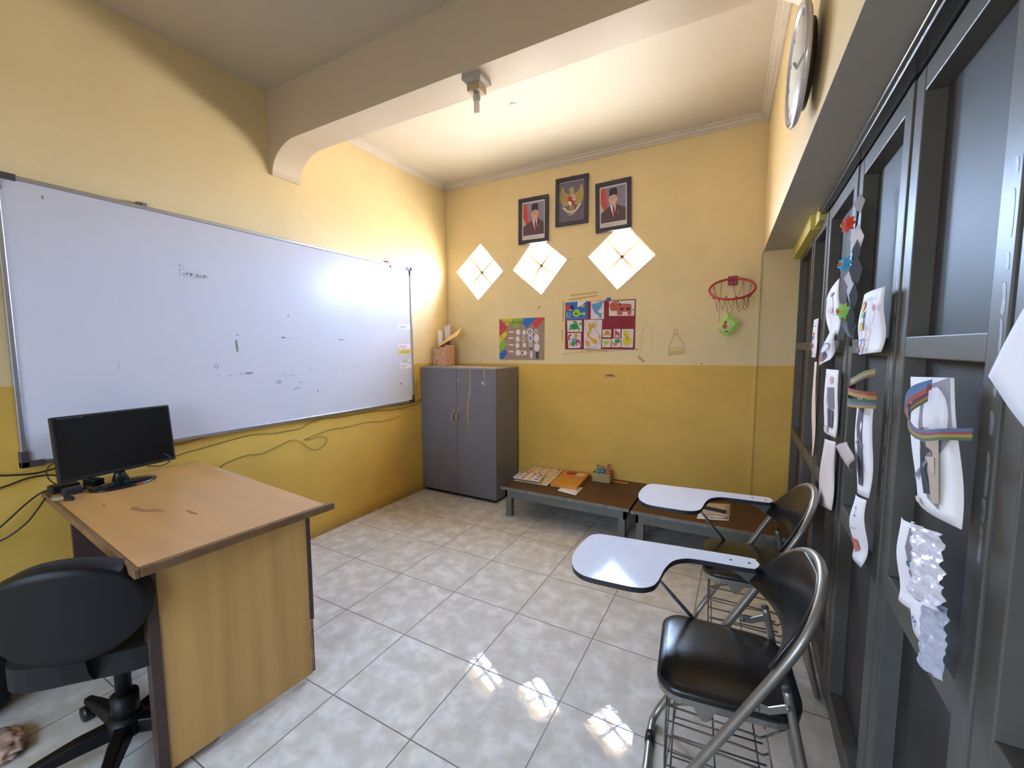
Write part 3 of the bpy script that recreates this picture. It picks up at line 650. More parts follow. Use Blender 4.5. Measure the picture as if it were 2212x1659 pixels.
# ---------------------------------------------------------------- pictures on the back wall
M_frm = mat('picture_frame', '2e2a40', .35)
def picture(quad, label, painter, depth=.022, rot=0):
    TL, TR, BR, BL = quad; cx = (TL[0]+TR[0]+BR[0]+BL[0])/4; cz = (TL[1]+TR[1]+BR[1]+BL[1])/4
    wd = ((TR[0]-TL[0])+(BR[0]-BL[0]))/2; hh = ((TL[1]-BL[1])+(TR[1]-BR[1]))/2; ang = math.atan2(TR[1]-TL[1], TR[0]-TL[0])
    e_ = empty('framed_picture', (cx, -.004, cz), 0, label, 'picture', 'framed pictures high on the back wall'); e_.rotation_euler = (0, -ang, 0)
    b = .033; m = MB(); w2, h2 = wd/2, hh/2
    m.box((-w2, -depth, -h2), (w2, 0, -h2+b)).box((-w2, -depth, h2-b), (w2, 0, h2)).box((-w2, -depth, -h2+b), (-w2+b, 0, h2-b)).box((w2-b, -depth, -h2+b), (w2, 0, h2-b))
    m.build('frame', M_frm, e_, bevel=.003)
    W_, H_ = wd-2*b, hh-2*b
    a = Art(lambda x, y, h: Vector(((x-.5)*W_, -.008-h, (y-.5)*H_)), .0, .0002); painter(a); a.build('print', e_)
    MB().box((-W_/2-.004, -.006, -H_/2-.004), (W_/2+.004, -.004, H_/2+.004)).build('backing', M_paper, e_)
    MB().cyl((0, -.005, h2+.001), (0, -.005, h2+.012), .003).build('hanging_loop', M_black, e_)
    return e_
def portrait(kind):
    def f(a):
        a.poly([(0, 0), (1, 0), (1, 1), (0, 1)], 'ddd5d8')
        a.poly([(.05, .12), (.95, .12), (.95, .96), (.05, .96)], '8f87a0')
        a.poly([(.05, .12), (.22, .12), (.20, .45), (.05, .62)], 'c9bec4')
        a.poly([(.05, .94), (.20, .96), (.26, .62), (.28, .45), (.18, .40), (.05, .60)], 'cc4a4c')
        cx = .56 if kind == 0 else .50
        a.poly([(.05, .12), (.95, .12), (.95, .42), (cx+.22, .50), (cx, .56), (cx-.24, .46), (.05, .36)], '5a4a56')
        a.poly([(cx-.12, .53), (cx+.10, .53), (cx+.08, .36), (cx+.03, .20), (cx-.04, .34)], 'e2dbe2')
        a.poly([(cx-.02, .50), (cx+.04, .50), (cx+.07, .34), (cx+.04, .16), (cx-.01, .34)], 'a8283c')
        sk = 'd4a090' if kind == 0 else 'dcb2a4'
        a.poly([(cx-.07, .62), (cx+.08, .62), (cx+.07, .50), (cx, .47), (cx-.06, .50)], 'c2907f')
        a.poly(ell(cx, .66, .145, .155 if kind == 0 else .15, 20), sk)
        a.poly(ell(cx-.15, .66, .02, .035, 8), sk); a.poly(ell(cx+.15, .66, .02, .035, 8), sk)
        a.poly([(cx-.145, .74), (cx-.135, .90), (cx-.08, .925), (cx+.09, .93), (cx+.14, .90), (cx+.15, .74), (cx+.02, .77)], '3c3540')
        for s in (-1, 1):
            a.poly(ell(cx+s*.055, .685, .020, .007, 8), '4a3434'); a.poly(ell(cx+s*.055, .712, .028, .005, 8), '5c4140')
        a.poly([(cx-.006, .69), (cx+.018, .645), (cx-.02, .642)], 'c08874')
        a.poly(smoothpoly([(cx-.045, .605), (cx, .59), (cx+.045, .605), (cx, .575 if kind == 0 else .592)], 3), 'a85a58' if kind else 'f0e0dc')
        a.poly(ell(cx+.17, .33, .012, .03, 8), 'd8cbd0')
        for k in range(2): a.poly([(.16, .05+k*.022), (.84-.1*k, .05+k*.022), (.84-.1*k, .058+k*.022), (.16, .058+k*.022)], 'b7a9b4')
    return f
def emblem(a):
    a.poly([(0, 0), (1, 0), (1, 1), (0, 1)], 'c8bda8'); a.poly([(.02, .015), (.98, .015), (.98, .985), (.02, .985)], '6f6880')
    gd = 'b09a5c'
    for s in (-1, 1):
        X = lambda x: .5+s*x
        a.poly([(X(x), y) for x, y in [(.08, .60), (.14, .68), (.28, .74), (.36, .88), (.42, .82), (.46, .68), (.44, .52), (.36, .42), (.24, .38), (.10, .42)]], gd, smooth=True)
        for k in range(5): a.line([(X(.16+.05*k), .64+.02*k), (X(.20+.05*k), .46+.015*k)], .012, '8f7a44')
    a.poly(smoothpoly([(.44, .72), (.42, .78), (.46, .84), (.54, .85), (.58, .78), (.60, .62), (.60, .40), (.50, .34), (.40, .40), (.40, .62)], 3), 'b8a468')
    a.poly([(.42, .80), (.36, .77), (.43, .76)], 'd8c27a')
    a.poly([(.38, .30), (.46, .24), (.54, .24), (.62, .30), (.56, .44), (.44, .44)], 'a08a50')
    a.poly([(.36, .62), (.50, .62), (.50, .50), (.35, .50)], 'b8303c'); a.poly([(.50, .62), (.64, .62), (.65, .50), (.50, .50)], 'd8d2cc')
    a.poly([(.35, .50), (.50, .50), (.50, .36), (.38, .42)], 'dcd4ce'); a.poly([(.50, .50), (.65, .50), (.62, .42), (.50, .36)], 'a8483c')
    a.poly(ell(.5, .51, .045, .035, 10), '3c3436'); a.poly(ell(.57, .57, .03, .025, 8), '3d5a40')
    a.poly([(.16, .33), (.12, .38), (.22, .36), (.36, .27), (.50, .245), (.64, .27), (.78, .38), (.90, .42), (.84, .34), (.66, .21), (.50, .185), (.34, .21)], 'd8cfcc')
    a.line([(.30, .265), (.42, .225), (.58, .225), (.70, .265)], .010, 'a09088')
    a.poly([(.36, .17), (.64, .19), (.60, .14), (.40, .13)], 'a89662')
picture([(.823, 2.692), (1.118, 2.691), (1.129, 2.298), (.837, 2.288)], 'black framed portrait of a smiling man in a black cap, leftmost of the three pictures', portrait(0))
picture([(1.183, 2.799), (1.476, 2.797), (1.489, 2.406), (1.199, 2.399)], 'black framed emblem of a golden bird with spread wings, highest and middle picture', emblem)
picture([(1.540, 2.697), (1.833, 2.704), (1.841, 2.314), (1.554, 2.300)], 'black framed portrait of a man in cap and red tie, rightmost of the three pictures', portrait(1))

# ---------------------------------------------------------------- posters
def board(x0, x1, z0, z1, name, label, basecol, th=.004, cat='poster'):
    e_ = empty(name, ((x0+x1)/2, -.0005, (z0+z1)/2), 0, label, cat)
    w_, h_ = x1-x0, z1-z0
    MB().box((-w_/2, -th, -h_/2), (w_/2, 0, h_/2)).build('backing_board', mat('board_'+basecol, basecol, .8, noise=.05, nscale=20), e_)
    return e_, w_, h_, th
p1, w1, h1, th1 = board(.614, 1.082, 1.25, 1.634, 'learning_poster', 'brown card poster lettered media belajar with coloured triangles and paper cutouts', 'a68a76')
# poster coordinates taken as fractions measured on the poster
def P1(px, py): return ((px-133)/629, 1-(py-(445-27*(px-133)/629))/578)
f1 = lambda x, y, h: Vector(((x-.5)*w1, -th1-h, (y-.5)*h1))
def C1(L): return [tuple(min(1, max(0, c)) for c in P1(*q)) for q in L]
a = Art(f1, .0002, .0002)
a.poly(C1([(130, 445), (255, 565), (135, 700)]), 'c8454e'); a.poly(C1([(165, 443), (340, 436), (255, 548)]), 'd9c13e'); a.poly(C1([(300, 500), (345, 436), (490, 430), (370, 575)]), '8fb54a')
a.poly(C1([(465, 500), (490, 430), (655, 422), (530, 572)]), '2f72c4'); a.poly(C1([(595, 515), (655, 422), (762, 418), (762, 440), (655, 570)]), 'cc4650')
a.poly(C1([(135, 700), (215, 620), (255, 655), (135, 810)]), 'ddc23c'); a.poly(C1([(135, 800), (190, 745), (245, 800), (135, 930)]), '8ab84a'); a.poly(C1([(135, 940), (210, 875), (252, 920), (190, 1014), (135, 1014)]), '2f72c4')
a.build('paper_triangles', p1)
a = Art(f1, .0012, .0002)
for tx, px_, py_, c in (('MEDIA', 180, 508, '8c8434'), ('BELAJAR', 312, 508, '46603a')):
    X, Y = P1(px_, py_); a.text(tx, X, Y, .085, c, 0, .75)
for tx, py_ in (('P', 590), ('P', 540), ('K', 650), ('N', 720)):
    X, Y = P1(158, py_); a.text(tx, X, Y, .075, '5c3030', 0, .75)
a.build('lettering', p1)
for py_ in (625, 712, 806, 902):
    a = Art(f1, .0012, .0003); a.poly(C1([(272, py_-10), (340, py_-10), (340, py_+10), (272, py_+10)]), 'e6dde0'); a.build('strip', p1)
cut = [(405, 628, 32, 40), (400, 722, 30, 40), (397, 812, 28, 38), (403, 912, 32, 42), (492, 630, 26, 38), (482, 718, 22, 36), (494, 802, 24, 36), (465, 912, 28, 34), (505, 912, 26, 32), (570, 620, 42, 50), (576, 705, 34, 48), (580, 785, 24, 40), (590, 930, 20, 60), (655, 620, 26, 36), (660, 705, 36, 56), (665, 825, 38, 60)]
for n_, (cx, cy, rx, ry) in enumerate(cut):
    X, Y = P1(cx, cy); a = Art(f1, .0018+.0004*(n_ % 3), .0003); a.poly(ell(X, Y, rx/629, ry/578, 14), 'e4dce4')
    if n_ in (5, 6, 7, 9, 10, 11, 13): a.poly(ell(X, Y, rx/629*.6, ry/578*.65, 12), ['8a6a90', 'e8dcd0', '9a8090', '7e5f8a', '8f86b0', 'a09a9a', '8a7a9a'][[5, 6, 7, 9, 10, 11, 13].index(n_)])
    if n_ == 5: a.poly(ell(X, Y, rx/629*.45, ry/578*.5, 10), 'a6785a')
    if n_ in (7,): a.poly(ell(X, Y, .015, .03, 8), '6a4438')
    if n_ == 9: a.poly(ell(X, Y-.01, .022, .03, 10), 'd8c4c8'); 
    a.build('paper_cutout', p1)
a = Art(f1, .0022, .0003); a.poly(C1([(652, 890), (692, 888), (688, 985), (655, 985)]), '3a3a52'); a.poly(C1([(565, 835), (610, 835), (600, 870), (570, 870)]), '6a5c9a'); a.build('paper_cutout', p1)

p2, w2, h2, th2 = board(1.283, 1.887, 1.347, 1.752, 'drawing_board', 'dark red board covered with coloured animal drawings on the back wall', '8c2c38')
def P2(px, py): return ((px-1052)/985, 1-(py-(240-80*(px-1052)/985))/(635+60*(px-1052)/985))
f2 = lambda x, y, h: Vector(((x-.5)*w2, -th2-h, (y-.5)*h2))
def C2(L): return [P2(*q) for q in L]
def drawing(sheet_q, sheetc, shapes, label=None, lift=.0004):
    a = Art(f2, lift, .0002); a.poly(C2(sheet_q), sheetc)
    for s in shapes:
        if s[0] == 'p': a.poly(C2(s[1]), s[2], smooth=True)
        elif s[0] == 'q': a.poly(C2(s[1]), s[2])
        elif s[0] == 'e': X, Y = P2(s[1], s[2]); a.poly(ell(X, Y, s[3]/985, s[4]/660, 16, s[6] if len(s) > 6 else 0), s[5])
        elif s[0] == 'l': a.line(C2(s[1]), s[3] if len(s) > 3 else .005, s[2])
    o = a.build('drawing', p2)
    if label: o['label'] = label
PW = 'e2d6da'
drawing([(1050, 238), (1380, 205), (1382, 445), (1058, 470)], '2f6fc0', [
    ('e', 1105, 305, 50, 42, 'd03c4c'), ('e', 1150, 300, 30, 35, '23305c'), ('p', [(1160, 385), (1200, 330), (1250, 325), (1280, 370), (1345, 360), (1345, 400), (1280, 395), (1230, 430), (1180, 410)], 'a4c83c'),
    ('e', 1215, 385, 22, 14, '5c7030'), ('e', 1310, 275, 35, 20, 'b8b044'), ('e', 1130, 335, 22, 12, 'e0c030'), ('l', [(1080, 440), (1075, 400), (1095, 370)], 'c8d888', .012), ('l', [(1105, 440), (1125, 410), (1120, 380)], 'c8d888', .012), ('l', [(1065, 460), (1375, 438)], '6a9ad8', .01),
    ('q', [(1238, 218), (1370, 207), (1300, 262), (1235, 300)], 'e6e0e4')], 'blue underwater drawing with a yellow-green fish')
drawing([(1428, 212), (1612, 202), (1616, 445), (1430, 452)], PW, [('p', [(1440, 250), (1500, 235), (1560, 215), (1600, 205), (1585, 260), (1570, 300), (1530, 330), (1560, 370), (1610, 355), (1580, 385), (1580, 435), (1550, 430), (1545, 400), (1490, 370), (1455, 310)], '5a9ccc'), ('l', [(1490, 325), (1550, 325)], '35608c')], 'blue dolphin drawing')
drawing([(1685, 200), (2025, 175), (2020, 390), (1685, 402)], PW, [('p', [(1690, 250), (1730, 210), (1780, 200), (1810, 230), (1960, 230), (1985, 270), (1980, 375), (1940, 378), (1930, 340), (1870, 345), (1860, 382), (1800, 385), (1790, 330), (1720, 335), (1700, 300)], 'c0604e'),
    ('e', 1855, 302, 26, 18, '4a3440'), ('e', 1940, 298, 28, 18, '4a3440', .2), ('e', 1828, 238, 14, 18, '4a3440'), ('e', 1804, 205, 12, 12, '3c2c34'), ('e', 2003, 308, 10, 8, '4a3440'), ('e', 1745, 250, 8, 6, '3c2c34')], 'reddish brown spotted cow drawing')
drawing([(1080, 478), (1300, 470), (1305, 628), (1088, 635)], PW, [('e', 1190, 560, 70, 45, '3c9a50'), ('e', 1280, 518, 18, 18, '3c9a50'), ('p', [(1170, 490), (1200, 480), (1240, 510), (1210, 520)], '3c9a50'), ('p', [(1240, 590), (1270, 575), (1265, 615)], '3c9a50'), ('p', [(1105, 600), (1140, 585), (1130, 615)], '3c9a50'), ('e', 1188, 552, 26, 12, '2c7040')], 'green turtle drawing')
drawing([(1090, 652), (1290, 642), (1292, 820), (1275, 850), (1105, 858)], PW, [('e', 1218, 685, 32, 35, 'c8a838'), ('p', [(1110, 750), (1100, 690), (1130, 665), (1155, 680), (1125, 700), (1130, 745)], 'a84850'), ('e', 1195, 735, 40, 22, '6aa8c8'), ('e', 1180, 790, 26, 45, '3c9a60'), ('e', 1140, 800, 16, 35, 'b89858'), ('e', 1245, 780, 38, 45, 'b03c58'), ('e', 1250, 800, 16, 28, PW)], 'monkey drawing in many colours')
drawing([(1335, 462), (1592, 456), (1580, 862), (1335, 858)], PW, [('l', [(1355, 500), (1370, 470), (1420, 495), (1470, 490), (1515, 475), (1500, 600), (1560, 660), (1570, 760), (1500, 840), (1400, 850), (1360, 780), (1390, 680), (1370, 600), (1355, 500)], '77707c', .006),
    ('p', [(1400, 505), (1440, 520), (1480, 500), (1495, 560), (1450, 580), (1430, 620), (1400, 590)], 'd8a844'), ('p', [(1375, 640), (1430, 610), (1420, 680), (1480, 720), (1530, 740), (1520, 790), (1470, 780), (1420, 720), (1390, 690)], 'd8a844'),
    ('p', [(1370, 760), (1410, 745), (1430, 800), (1400, 835), (1375, 810)], 'd8a844'), ('p', [(1540, 700), (1560, 650), (1575, 690), (1565, 730)], 'd8a844'), ('l', [(1440, 600), (1450, 660)], '9a7838')], 'large yellow cat colouring')
drawing([(1600, 590), (1718, 586), (1716, 695), (1600, 695)], PW, [('p', [(1618, 675), (1625, 630), (1660, 600), (1700, 620), (1708, 675), (1665, 660)], 'cc9a38'), ('l', [(1655, 620), (1658, 670)], '9a7030', .008)], 'small orange shell drawing')
drawing([(1755, 580), (1845, 575), (1843, 695), (1755, 698)], PW, [('p', [(1770, 600), (1790, 590), (1800, 620), (1830, 625), (1828, 685), (1812, 685), (1810, 660), (1790, 662), (1785, 688), (1772, 685)], 'b8504a')], 'small red horse drawing')
drawing([(1862, 578), (2020, 572), (2012, 830), (1860, 830)], PW, [('p', [(1885, 600), (1960, 600), (1965, 660), (1995, 720), (1985, 780), (1940, 810), (1895, 790), (1880, 730), (1900, 680)], 'dcc83c'), ('e', 1937, 700, 10, 40, 'b88c30', .2), ('e', 1905, 655, 8, 8, '5c5040')], 'yellow duck drawing')
drawing([(1595, 720), (1718, 715), (1715, 832), (1595, 836)], PW, [('p', [(1605, 760), (1640, 735), (1700, 745), (1690, 790), (1650, 800), (1660, 825), (1625, 822), (1620, 790)], 'b8d45c'), ('l', [(1625, 770), (1680, 772)], '6c8040', .007)], 'small light green animal drawing')
drawing([(1728, 712), (1855, 706), (1850, 830), (1728, 832)], PW, [('e', 1808, 745, 42, 28, '3c9a5c'), ('e', 1775, 790, 32, 24, 'd8824c'), ('e', 1745, 770, 8, 12, 'd8824c')], 'small green and orange bird drawing')
a = Art(f2, .0, .0002); a.poly(C2([(1630, 190), (1650, 160), (1700, 146), (1712, 185)]), '3a62c4')
tag(a.build('paper_corner', p2), 'blue paper corner peeking over the top edge')

# tape remains, pencil drawings and marks on the back wall
M_tape = mat('old_tape', 'c89a5a', .5)
def tape(x, z, L, wd, ang, label):
    m = MB().box((-L/2, -.0008, -wd/2), (L/2, 0, wd/2)); o = m.build('tape', M_tape, loc=(x, -.0004, z)); o.rotation_euler = (0, -ang, 0)
    return tag(o, label, 'tape', 'old tape strips on the back wall')
tape(1.448, 1.818, .24, .010, .05, 'upper long tape strip left above the red drawing board')
tape(1.442, 1.787, .25, .010, .09, 'lower long tape strip left above the red drawing board')
tape(1.262, 1.68, .18, .010, 1.58, 'upright tape strip left of the red drawing board')
tape(1.255, 1.47, .10, .009, 1.62, 'short upright tape strip below the longer one by the red drawing board')
tape(1.57, 1.336, .19, .010, 0, 'flat tape strip right under the red drawing board')
tape(1.03, 1.727, .038, .014, .5, 'short slanted tape scrap above the brown poster')
tape(1.94, 1.268, .065, .022, -.75, 'slanted brown tape scrap just above the mustard band')
tape(1.685, 1.135, .055, .018, 0, 'upper of two brown tape scraps on the mustard band')
tape(1.690, 1.121, .105, .022, .05, 'lower wider brown tape scrap on the mustard band')
fnB = lambda x, y, h: Vector((x, -.0002-h, y))
def pencil(lines, label, c='bfa782', wd=.003, extra=None):
    a = Art(fnB, .0002, .0001)
    if extra: a.poly(*extra)
    for l in lines: a.line(l, wd, c)
    return tag(a.mb.build('wall_drawing'), label, 'wall drawing')
arch = [(1.94, 1.34), (1.938, 1.42), (1.945, 1.50), (1.972, 1.557), (2.0, 1.52), (2.022, 1.46), (2.025, 1.34)]
pencil([arch, [(1.94, 1.40), (1.97, 1.405)], [(1.968, 1.56), (1.972, 1.585)]], 'faint pencilled arch on the wall right of the red drawing board')
pencil([[(2.15, 1.302), (2.266, 1.318), (2.265, 1.375), (2.21, 1.462), (2.187, 1.462), (2.150, 1.365), (2.15, 1.302)], [(2.155, 1.352), (2.253, 1.366)], ell(2.198, 1.485, .012, .022, 10)+[(2.21, 1.485)]], 'pencilled house shape drawn on the wall between red board and hoop', 'a88c68', .004,
       ([(2.155, 1.305), (2.262, 1.320), (2.255, 1.352), (2.155, 1.340)], 'd6c07c'))
pencil([[(1.274, 1.304), (1.40, 1.322), (1.6, 1.325), (1.905, 1.349)]], 'faint pencil line along the bottom of the red drawing board', 'a08c70', .003)
nl = MB()
for k, (x, z) in enumerate([(1.276, 1.304), (1.905, 1.347), (1.438, 1.325), (2.39, 1.24), (1.32, 2.12), (2.69, 2.45)]):
    tag(MB().lathe([(0, .003), (.004, .002), (.005, 0), (0, 0)], seg=10, T=frame_T((x, -.0002, z), (1, 0, 0), (0, 0, 1))).build('nail', mat('rusty_nail', '6c4838', .6)),
        ['nail head at the lower left corner of the red drawing board', 'nail head at the lower right corner of the red drawing board', 'nail head under the bottom edge of the red drawing board',
         'nail head low on the wall under the hoop at the pier edge', 'nail head between the middle and right diamond windows', 'nail head high on the wall in the right corner'][k], 'nail', 'nail heads in the back wall')

# ---------------------------------------------------------------- toy hoop
hp = empty('basketball_hoop', (2.575, -.004, 1.855), 0, 'red toy basketball ring with a torn net on the back wall', 'toy hoop')
M_red = mat('red_plastic', 'c23c46', .4)
R_, al = .143, math.radians(36); ring = []
cen = Vector((0, -.02-R_*math.cos(al), -R_*math.sin(al)))
axu = Vector((1, 0, 0)); axv = Vector((0, math.cos(al), math.sin(al)))
def rp(a, r=R_): return cen+axu*r*math.cos(a)+axv*r*math.sin(a)
MB().tube([rp(2*PI*k/48) for k in range(48)], .0075, closed=True, seg=8).build('ring', M_red, hp)
m = MB().box((-.030, -.020, -.045), (.030, .0, .020)).box((-.022, -.03, -.012), (.022, -.012, .004)); m.build('wall_bracket', mat('dark_red_plastic', '9a2a40', .4), hp, bevel=.003)
m = MB(); random.seed(5); N = 12; M_net = mat('net_cord', '93605c', .8)
for k in range(N):
    a0, a1 = 2*PI*k/N, 2*PI*(k+1)/N; am = (a0+a1)/2; top0, top1 = rp(a0, R_-.004), rp(a1, R_-.004)
    if k in (3,): continue
    low = cen+Vector((math.cos(am)*.11, math.sin(am)*.10, -.055-.02*random.random()))
    m.tube(catmull([top0, (top0+low)/2+Vector((0, 0, -.018)), low], 4), .0016, seg=5); m.tube(catmull([top1, (top1+low)/2+Vector((0, 0, -.018)), low], 4), .0016, seg=5)
    if k in (0, 1, 6, 7, 8, 9, 10, 11):
        am2 = am+PI/N; low2 = cen+Vector((math.cos(am2)*.095, math.sin(am2)*.085, -.125-.03*random.random()))
        m.tube(catmull([low, (low+low2)/2+Vector((.006, 0, -.02)), low2], 4), .0015, seg=5)
        nl_ = cen+Vector((math.cos(am+2*PI/N)*.11, math.sin(am+2*PI/N)*.10, -.06)); m.tube(catmull([low2, (low2+nl_)/2+Vector((-.006, 0, -.012)), nl_], 4), .0015, seg=5)
for q0, q1 in (((-.04, -.09, -.16), (-.02, -.126, -.258)), ((.02, -.10, -.16), (-.01, -.126, -.258)), ((-.08, -.08, -.16), (-.075, -.126, -.31))):
    m.tube(catmull([Vector(q0), (Vector(q0)+Vector(q1))/2+Vector((.006, 0, -.01)), Vector(q1)], 4), .0015, seg=5)
m.build('net', M_net, hp)
wr = empty('snack_wrapper', (2.555, -.13, 1.525), 0, 'light green snack packet hanging in the torn net of the red ring', 'wrapper')
pc = [(-.062, -.03), (.0, -.082), (.02, -.075), (.085, .0), (.03, .055), (-.005, .078), (-.02, .07)]
pcs = [(-.065, -.028), (-.045, -.062), (.012, -.088), (.052, -.045), (.085, .012), (.045, .045), (.0, .082), (-.03, .045)]
Tw = frame_T((0, 0, 0), (1, 0, 0), (0, 0, 1))
vs = []; n = len(pcs)
for s in (-1, 1): vs.append((0, 0, s*.016))
vs += [(x, y, 0) for x, y in pcs]
for s in (-1, 1): vs += [(x*.6, y*.6, s*.013) for x, y in pcs]
fs = []
for k in range(n):
    j = (k+1) % n
    fs += [(0, 2+n+k, 2+n+j), (2+n+k, 2+k, 2+j, 2+n+j), (1, 2+2*n+k, 2+2*n+j), (2+2*n+k, 2+k, 2+j, 2+2*n+j)]
MB().add(vs, fs, T=Tw).build('packet', mat('lime_foil', 'b9d878', .3, noise=.12, nscale=30), wr)
a = Art(lambda x, y, h: Vector((x, -.0165-h, y)), .0, .0003)
a.poly(ell(-.012, -.008, .020, .030, 12, -.5), 'dfe2b4'); a.poly(ell(-.014, -.016, .016, .018, 10), 'c0605a'); a.poly(ell(-.010, .012, .010, .012, 10), 'b86458'); a.poly(ell(-.003, -.050, .009, .005, 8), '33403a')
a.build('print', wr)

# ---------------------------------------------------------------- wall clock and lamp
ck = empty('wall_clock', (2.818, -1.86, 2.225), 0, 'round white wall clock with a clear rim high on the right wall', 'clock')
# local z axis of the dial points into the room (-x), leaning down a little
Tc = Matrix.Translation((-.012, 0, 0)) @ Matrix.Rotation(.075, 4, 'Z') @ frame_T((0, 0, 0), (0, -1, 0), (0, 0, 1)); Tc2 = Tc
def disc(prof, name, m, seg=48): return MB().lathe(prof, seg=seg, T=Tc2).build(name, m, ck)
disc([(0, .002), (.10, .002), (.120, .004), (.120, .022), (0, .022)], 'case', M_black)
disc([(.120, .022), (.160, .022), (.166, .026), (.166, .036), (.160, .040), (.152, .038), (.150, .030), (.120, .028)], 'rim', mat('silver_rim', 'cfcbd2', .2, metal=.4))
disc([(0, .030), (.150, .030), (.150, .032), (0, .032)], 'dial', mat('clock_dial', 'dddcd6', .4))
hm = MB()
for an, L in ((.9, .08), (-1.8, .12)): 
    hm.box((-.003, 0, .034), (.003, L, .0355), T=Tc2 @ Matrix.Rotation(an, 4, 'Z'))
hm.build('hands', mat('grey_hands', '77747a', .5), ck)
a = MB()
for k in range(12): a.box((-.002, .125, .0325), (.002, .142, .0332), T=Tc2 @ Matrix.Rotation(2*PI*k/12, 4, 'Z'))
a.build('hour_marks', mat('grey_hands', '77747a', .5), ck)
lp = empty('ceiling_lamp', (1.512, -1.733, 2.63), .05, 'unlit compact bulb in a stepped lamp holder under the beam', 'lamp')
M_hold = mat('old_beige_plastic', 'c4ad8e', .5, noise=.08, nscale=20)
m = MB(); m.add([(-.05, -.05, 0), (.05, -.05, 0), (.05, .05, 0), (-.05, .05, 0), (-.052, -.052, -.022), (.052, -.052, -.022), (.052, .052, -.022), (-.052, .052, -.022), (-.036, -.036, -.034), (.036, -.036, -.034), (.036, .036, -.034), (-.036, .036, -.034)],
    [(0, 1, 2, 3), (0, 1, 5, 4), (1, 2, 6, 5), (2, 3, 7, 6), (3, 0, 4, 7), (4, 5, 9, 8), (5, 6, 10, 9), (6, 7, 11, 10), (7, 4, 8, 11), (8, 9, 10, 11)])
m.build('base', mat('grey_beige_plastic', 'b8b0a4', .5), lp, bevel=.002)
MB().box((-.034, -.034, -.068), (.034, .034, -.034)).build('holder', M_hold, lp, bevel=.003)
MB().lathe([(0, -.066), (.014, -.066), (.016, -.082), (.018, -.086), (.018, -.100), (.014, -.104), (0, -.104)], seg=20).build('socket', mat('socket_grey', 'cdcdc2', .4), lp)
M_bulb = mat('bulb_glass', 'fbf4ee', .2, trans=.5)
for dx_ in (-.007, .007): MB().tube(catmull([(dx_, -.006, -.10), (dx_, -.006, -.145), (dx_, 0, -.152), (dx_, .006, -.145), (dx_, .006, -.10)], 4), .0045, seg=8).build('bulb_tube', M_bulb, lp)
tag(MB().lathe([(0, -.004), (.012, -.0035), (.022, -.001), (.02, 0), (0, 0)], seg=14, T=Matrix.Translation((1.278, -.943, ZC)) @ Matrix.Rotation(.0, 4, 'X')).build('filler_patch', M_paper), 'small white filler patch on the far ceiling', 'patch')

# ---------------------------------------------------------------- low tables along the back wall
M_btop = mat('brown_table_top', '54382a', .42, spec=.3, noise=.15, nscale=5, bump=.08, bscale=6)
M_bfr = mat('grey_table_paint', '6b6c66', .5, noise=.08, nscale=20)
def low_table(x0, x1, y0, y1, label):
    e_ = empty('low_table', ((x0+x1)/2, (y0+y1)/2, 0), 0, label, 'low table', 'low tables along the back wall')
    w_, d_ = (x1-x0)/2, (y1-y0)/2
    MB().box((-w_, -d_+.004, .228), (w_, d_, .247)).build('tabletop', M_btop, e_, bevel=.002)
    MB().box((-w_-.001, -d_, .226), (w_+.001, -d_+.006, .2475)).build('front_edge', mat('worn_grey_edge', '7d7b74', .6, noise=.3, nscale=30), e_)
    m = MB(); i = .028
    m.box((-w_+i, -d_+i, .158), (w_-i, -d_+i+.018, .228)); m.box((-w_+i, d_-i-.018, .158), (w_-i, d_-i, .228)); m.box((-w_+i, -d_+i, .158), (-w_+i+.018, d_-i, .228)); m.box((w_-i-.018, -d_+i, .158), (w_-i, d_-i, .228))
    m.build('apron', M_bfr, e_)
    for sx in (-1, 1):
        for sy in (-1, 1):
            cx, cy = sx*(w_-i-.03), sy*(d_-i-.022)
            MB().box((cx-.025, cy-.022+.001, 0), (cx+.025, cy+.022, .16)).build('leg', M_bfr, e_, bevel=.002)
    return e_
low_table(.985, 2.012, -.63, -.01, 'low brown-topped table on grey legs beside the cupboard')
low_table(2.028, 2.94, -.645, -.01, 'low brown-topped table on grey legs behind the lecture chairs')
ZT = .2485
def slab(name, quad, th, m, label, cat, group=None, z=ZT, decor=None, bevel=.002):
    """flat board: quad is NL, FL, FR, NR in plan"""
    NL, FL, FR, NR = [Vector((*q, 0)) for q in quad]; c = (NL+FL+FR+NR)/4
    e_ = empty(name, (c.x, c.y, z), 0, label, cat, group)
    MB().prism([(p.x-c.x, p.y-c.y) for p in (NL, NR, FR, FL)], th).build('board', m, e_, bevel=bevel)
    if decor:
        fn = lambda x, y, h: ((NL*(1-x)+NR*x)*(1-y)+(FL*(1-x)+FR*x)*y-c)+Vector((0, 0, th+h))
        a = Art(fn, .0002, .0002); decor(a); a.build('pictures', e_)
    return e_
def dots(cols, n=(4, 3), r=.09, jit=.02, seed=1):
    def f(a):
        rd = random.Random(seed); k = 0
        for j in range(n[1]):
            for i in range(n[0]):
                a.poly(ell((i+.5)/n[0]+rd.uniform(-jit, jit), (j+.5)/n[1]+rd.uniform(-jit, jit), r*rd.uniform(.8, 1.1), r*1.2*rd.uniform(.7, 1.1), 10, rd.uniform(0, 1)), cols[k % len(cols)]); k += 1
    return f
M_card = mat('cream_puzzle_card', 'e4cda4', .6)
slab('puzzle_board', [(1.009, -.455), (1.035, -.265), (1.300, -.243), (1.318, -.451)], .009, M_card, 'cream picture board under the dotted one on the low table', 'puzzle board', 'picture boards on the low table', decor=dots(['c8a878', 'b8b478', 'c49a6c'], (5, 3), .05, seed=3))
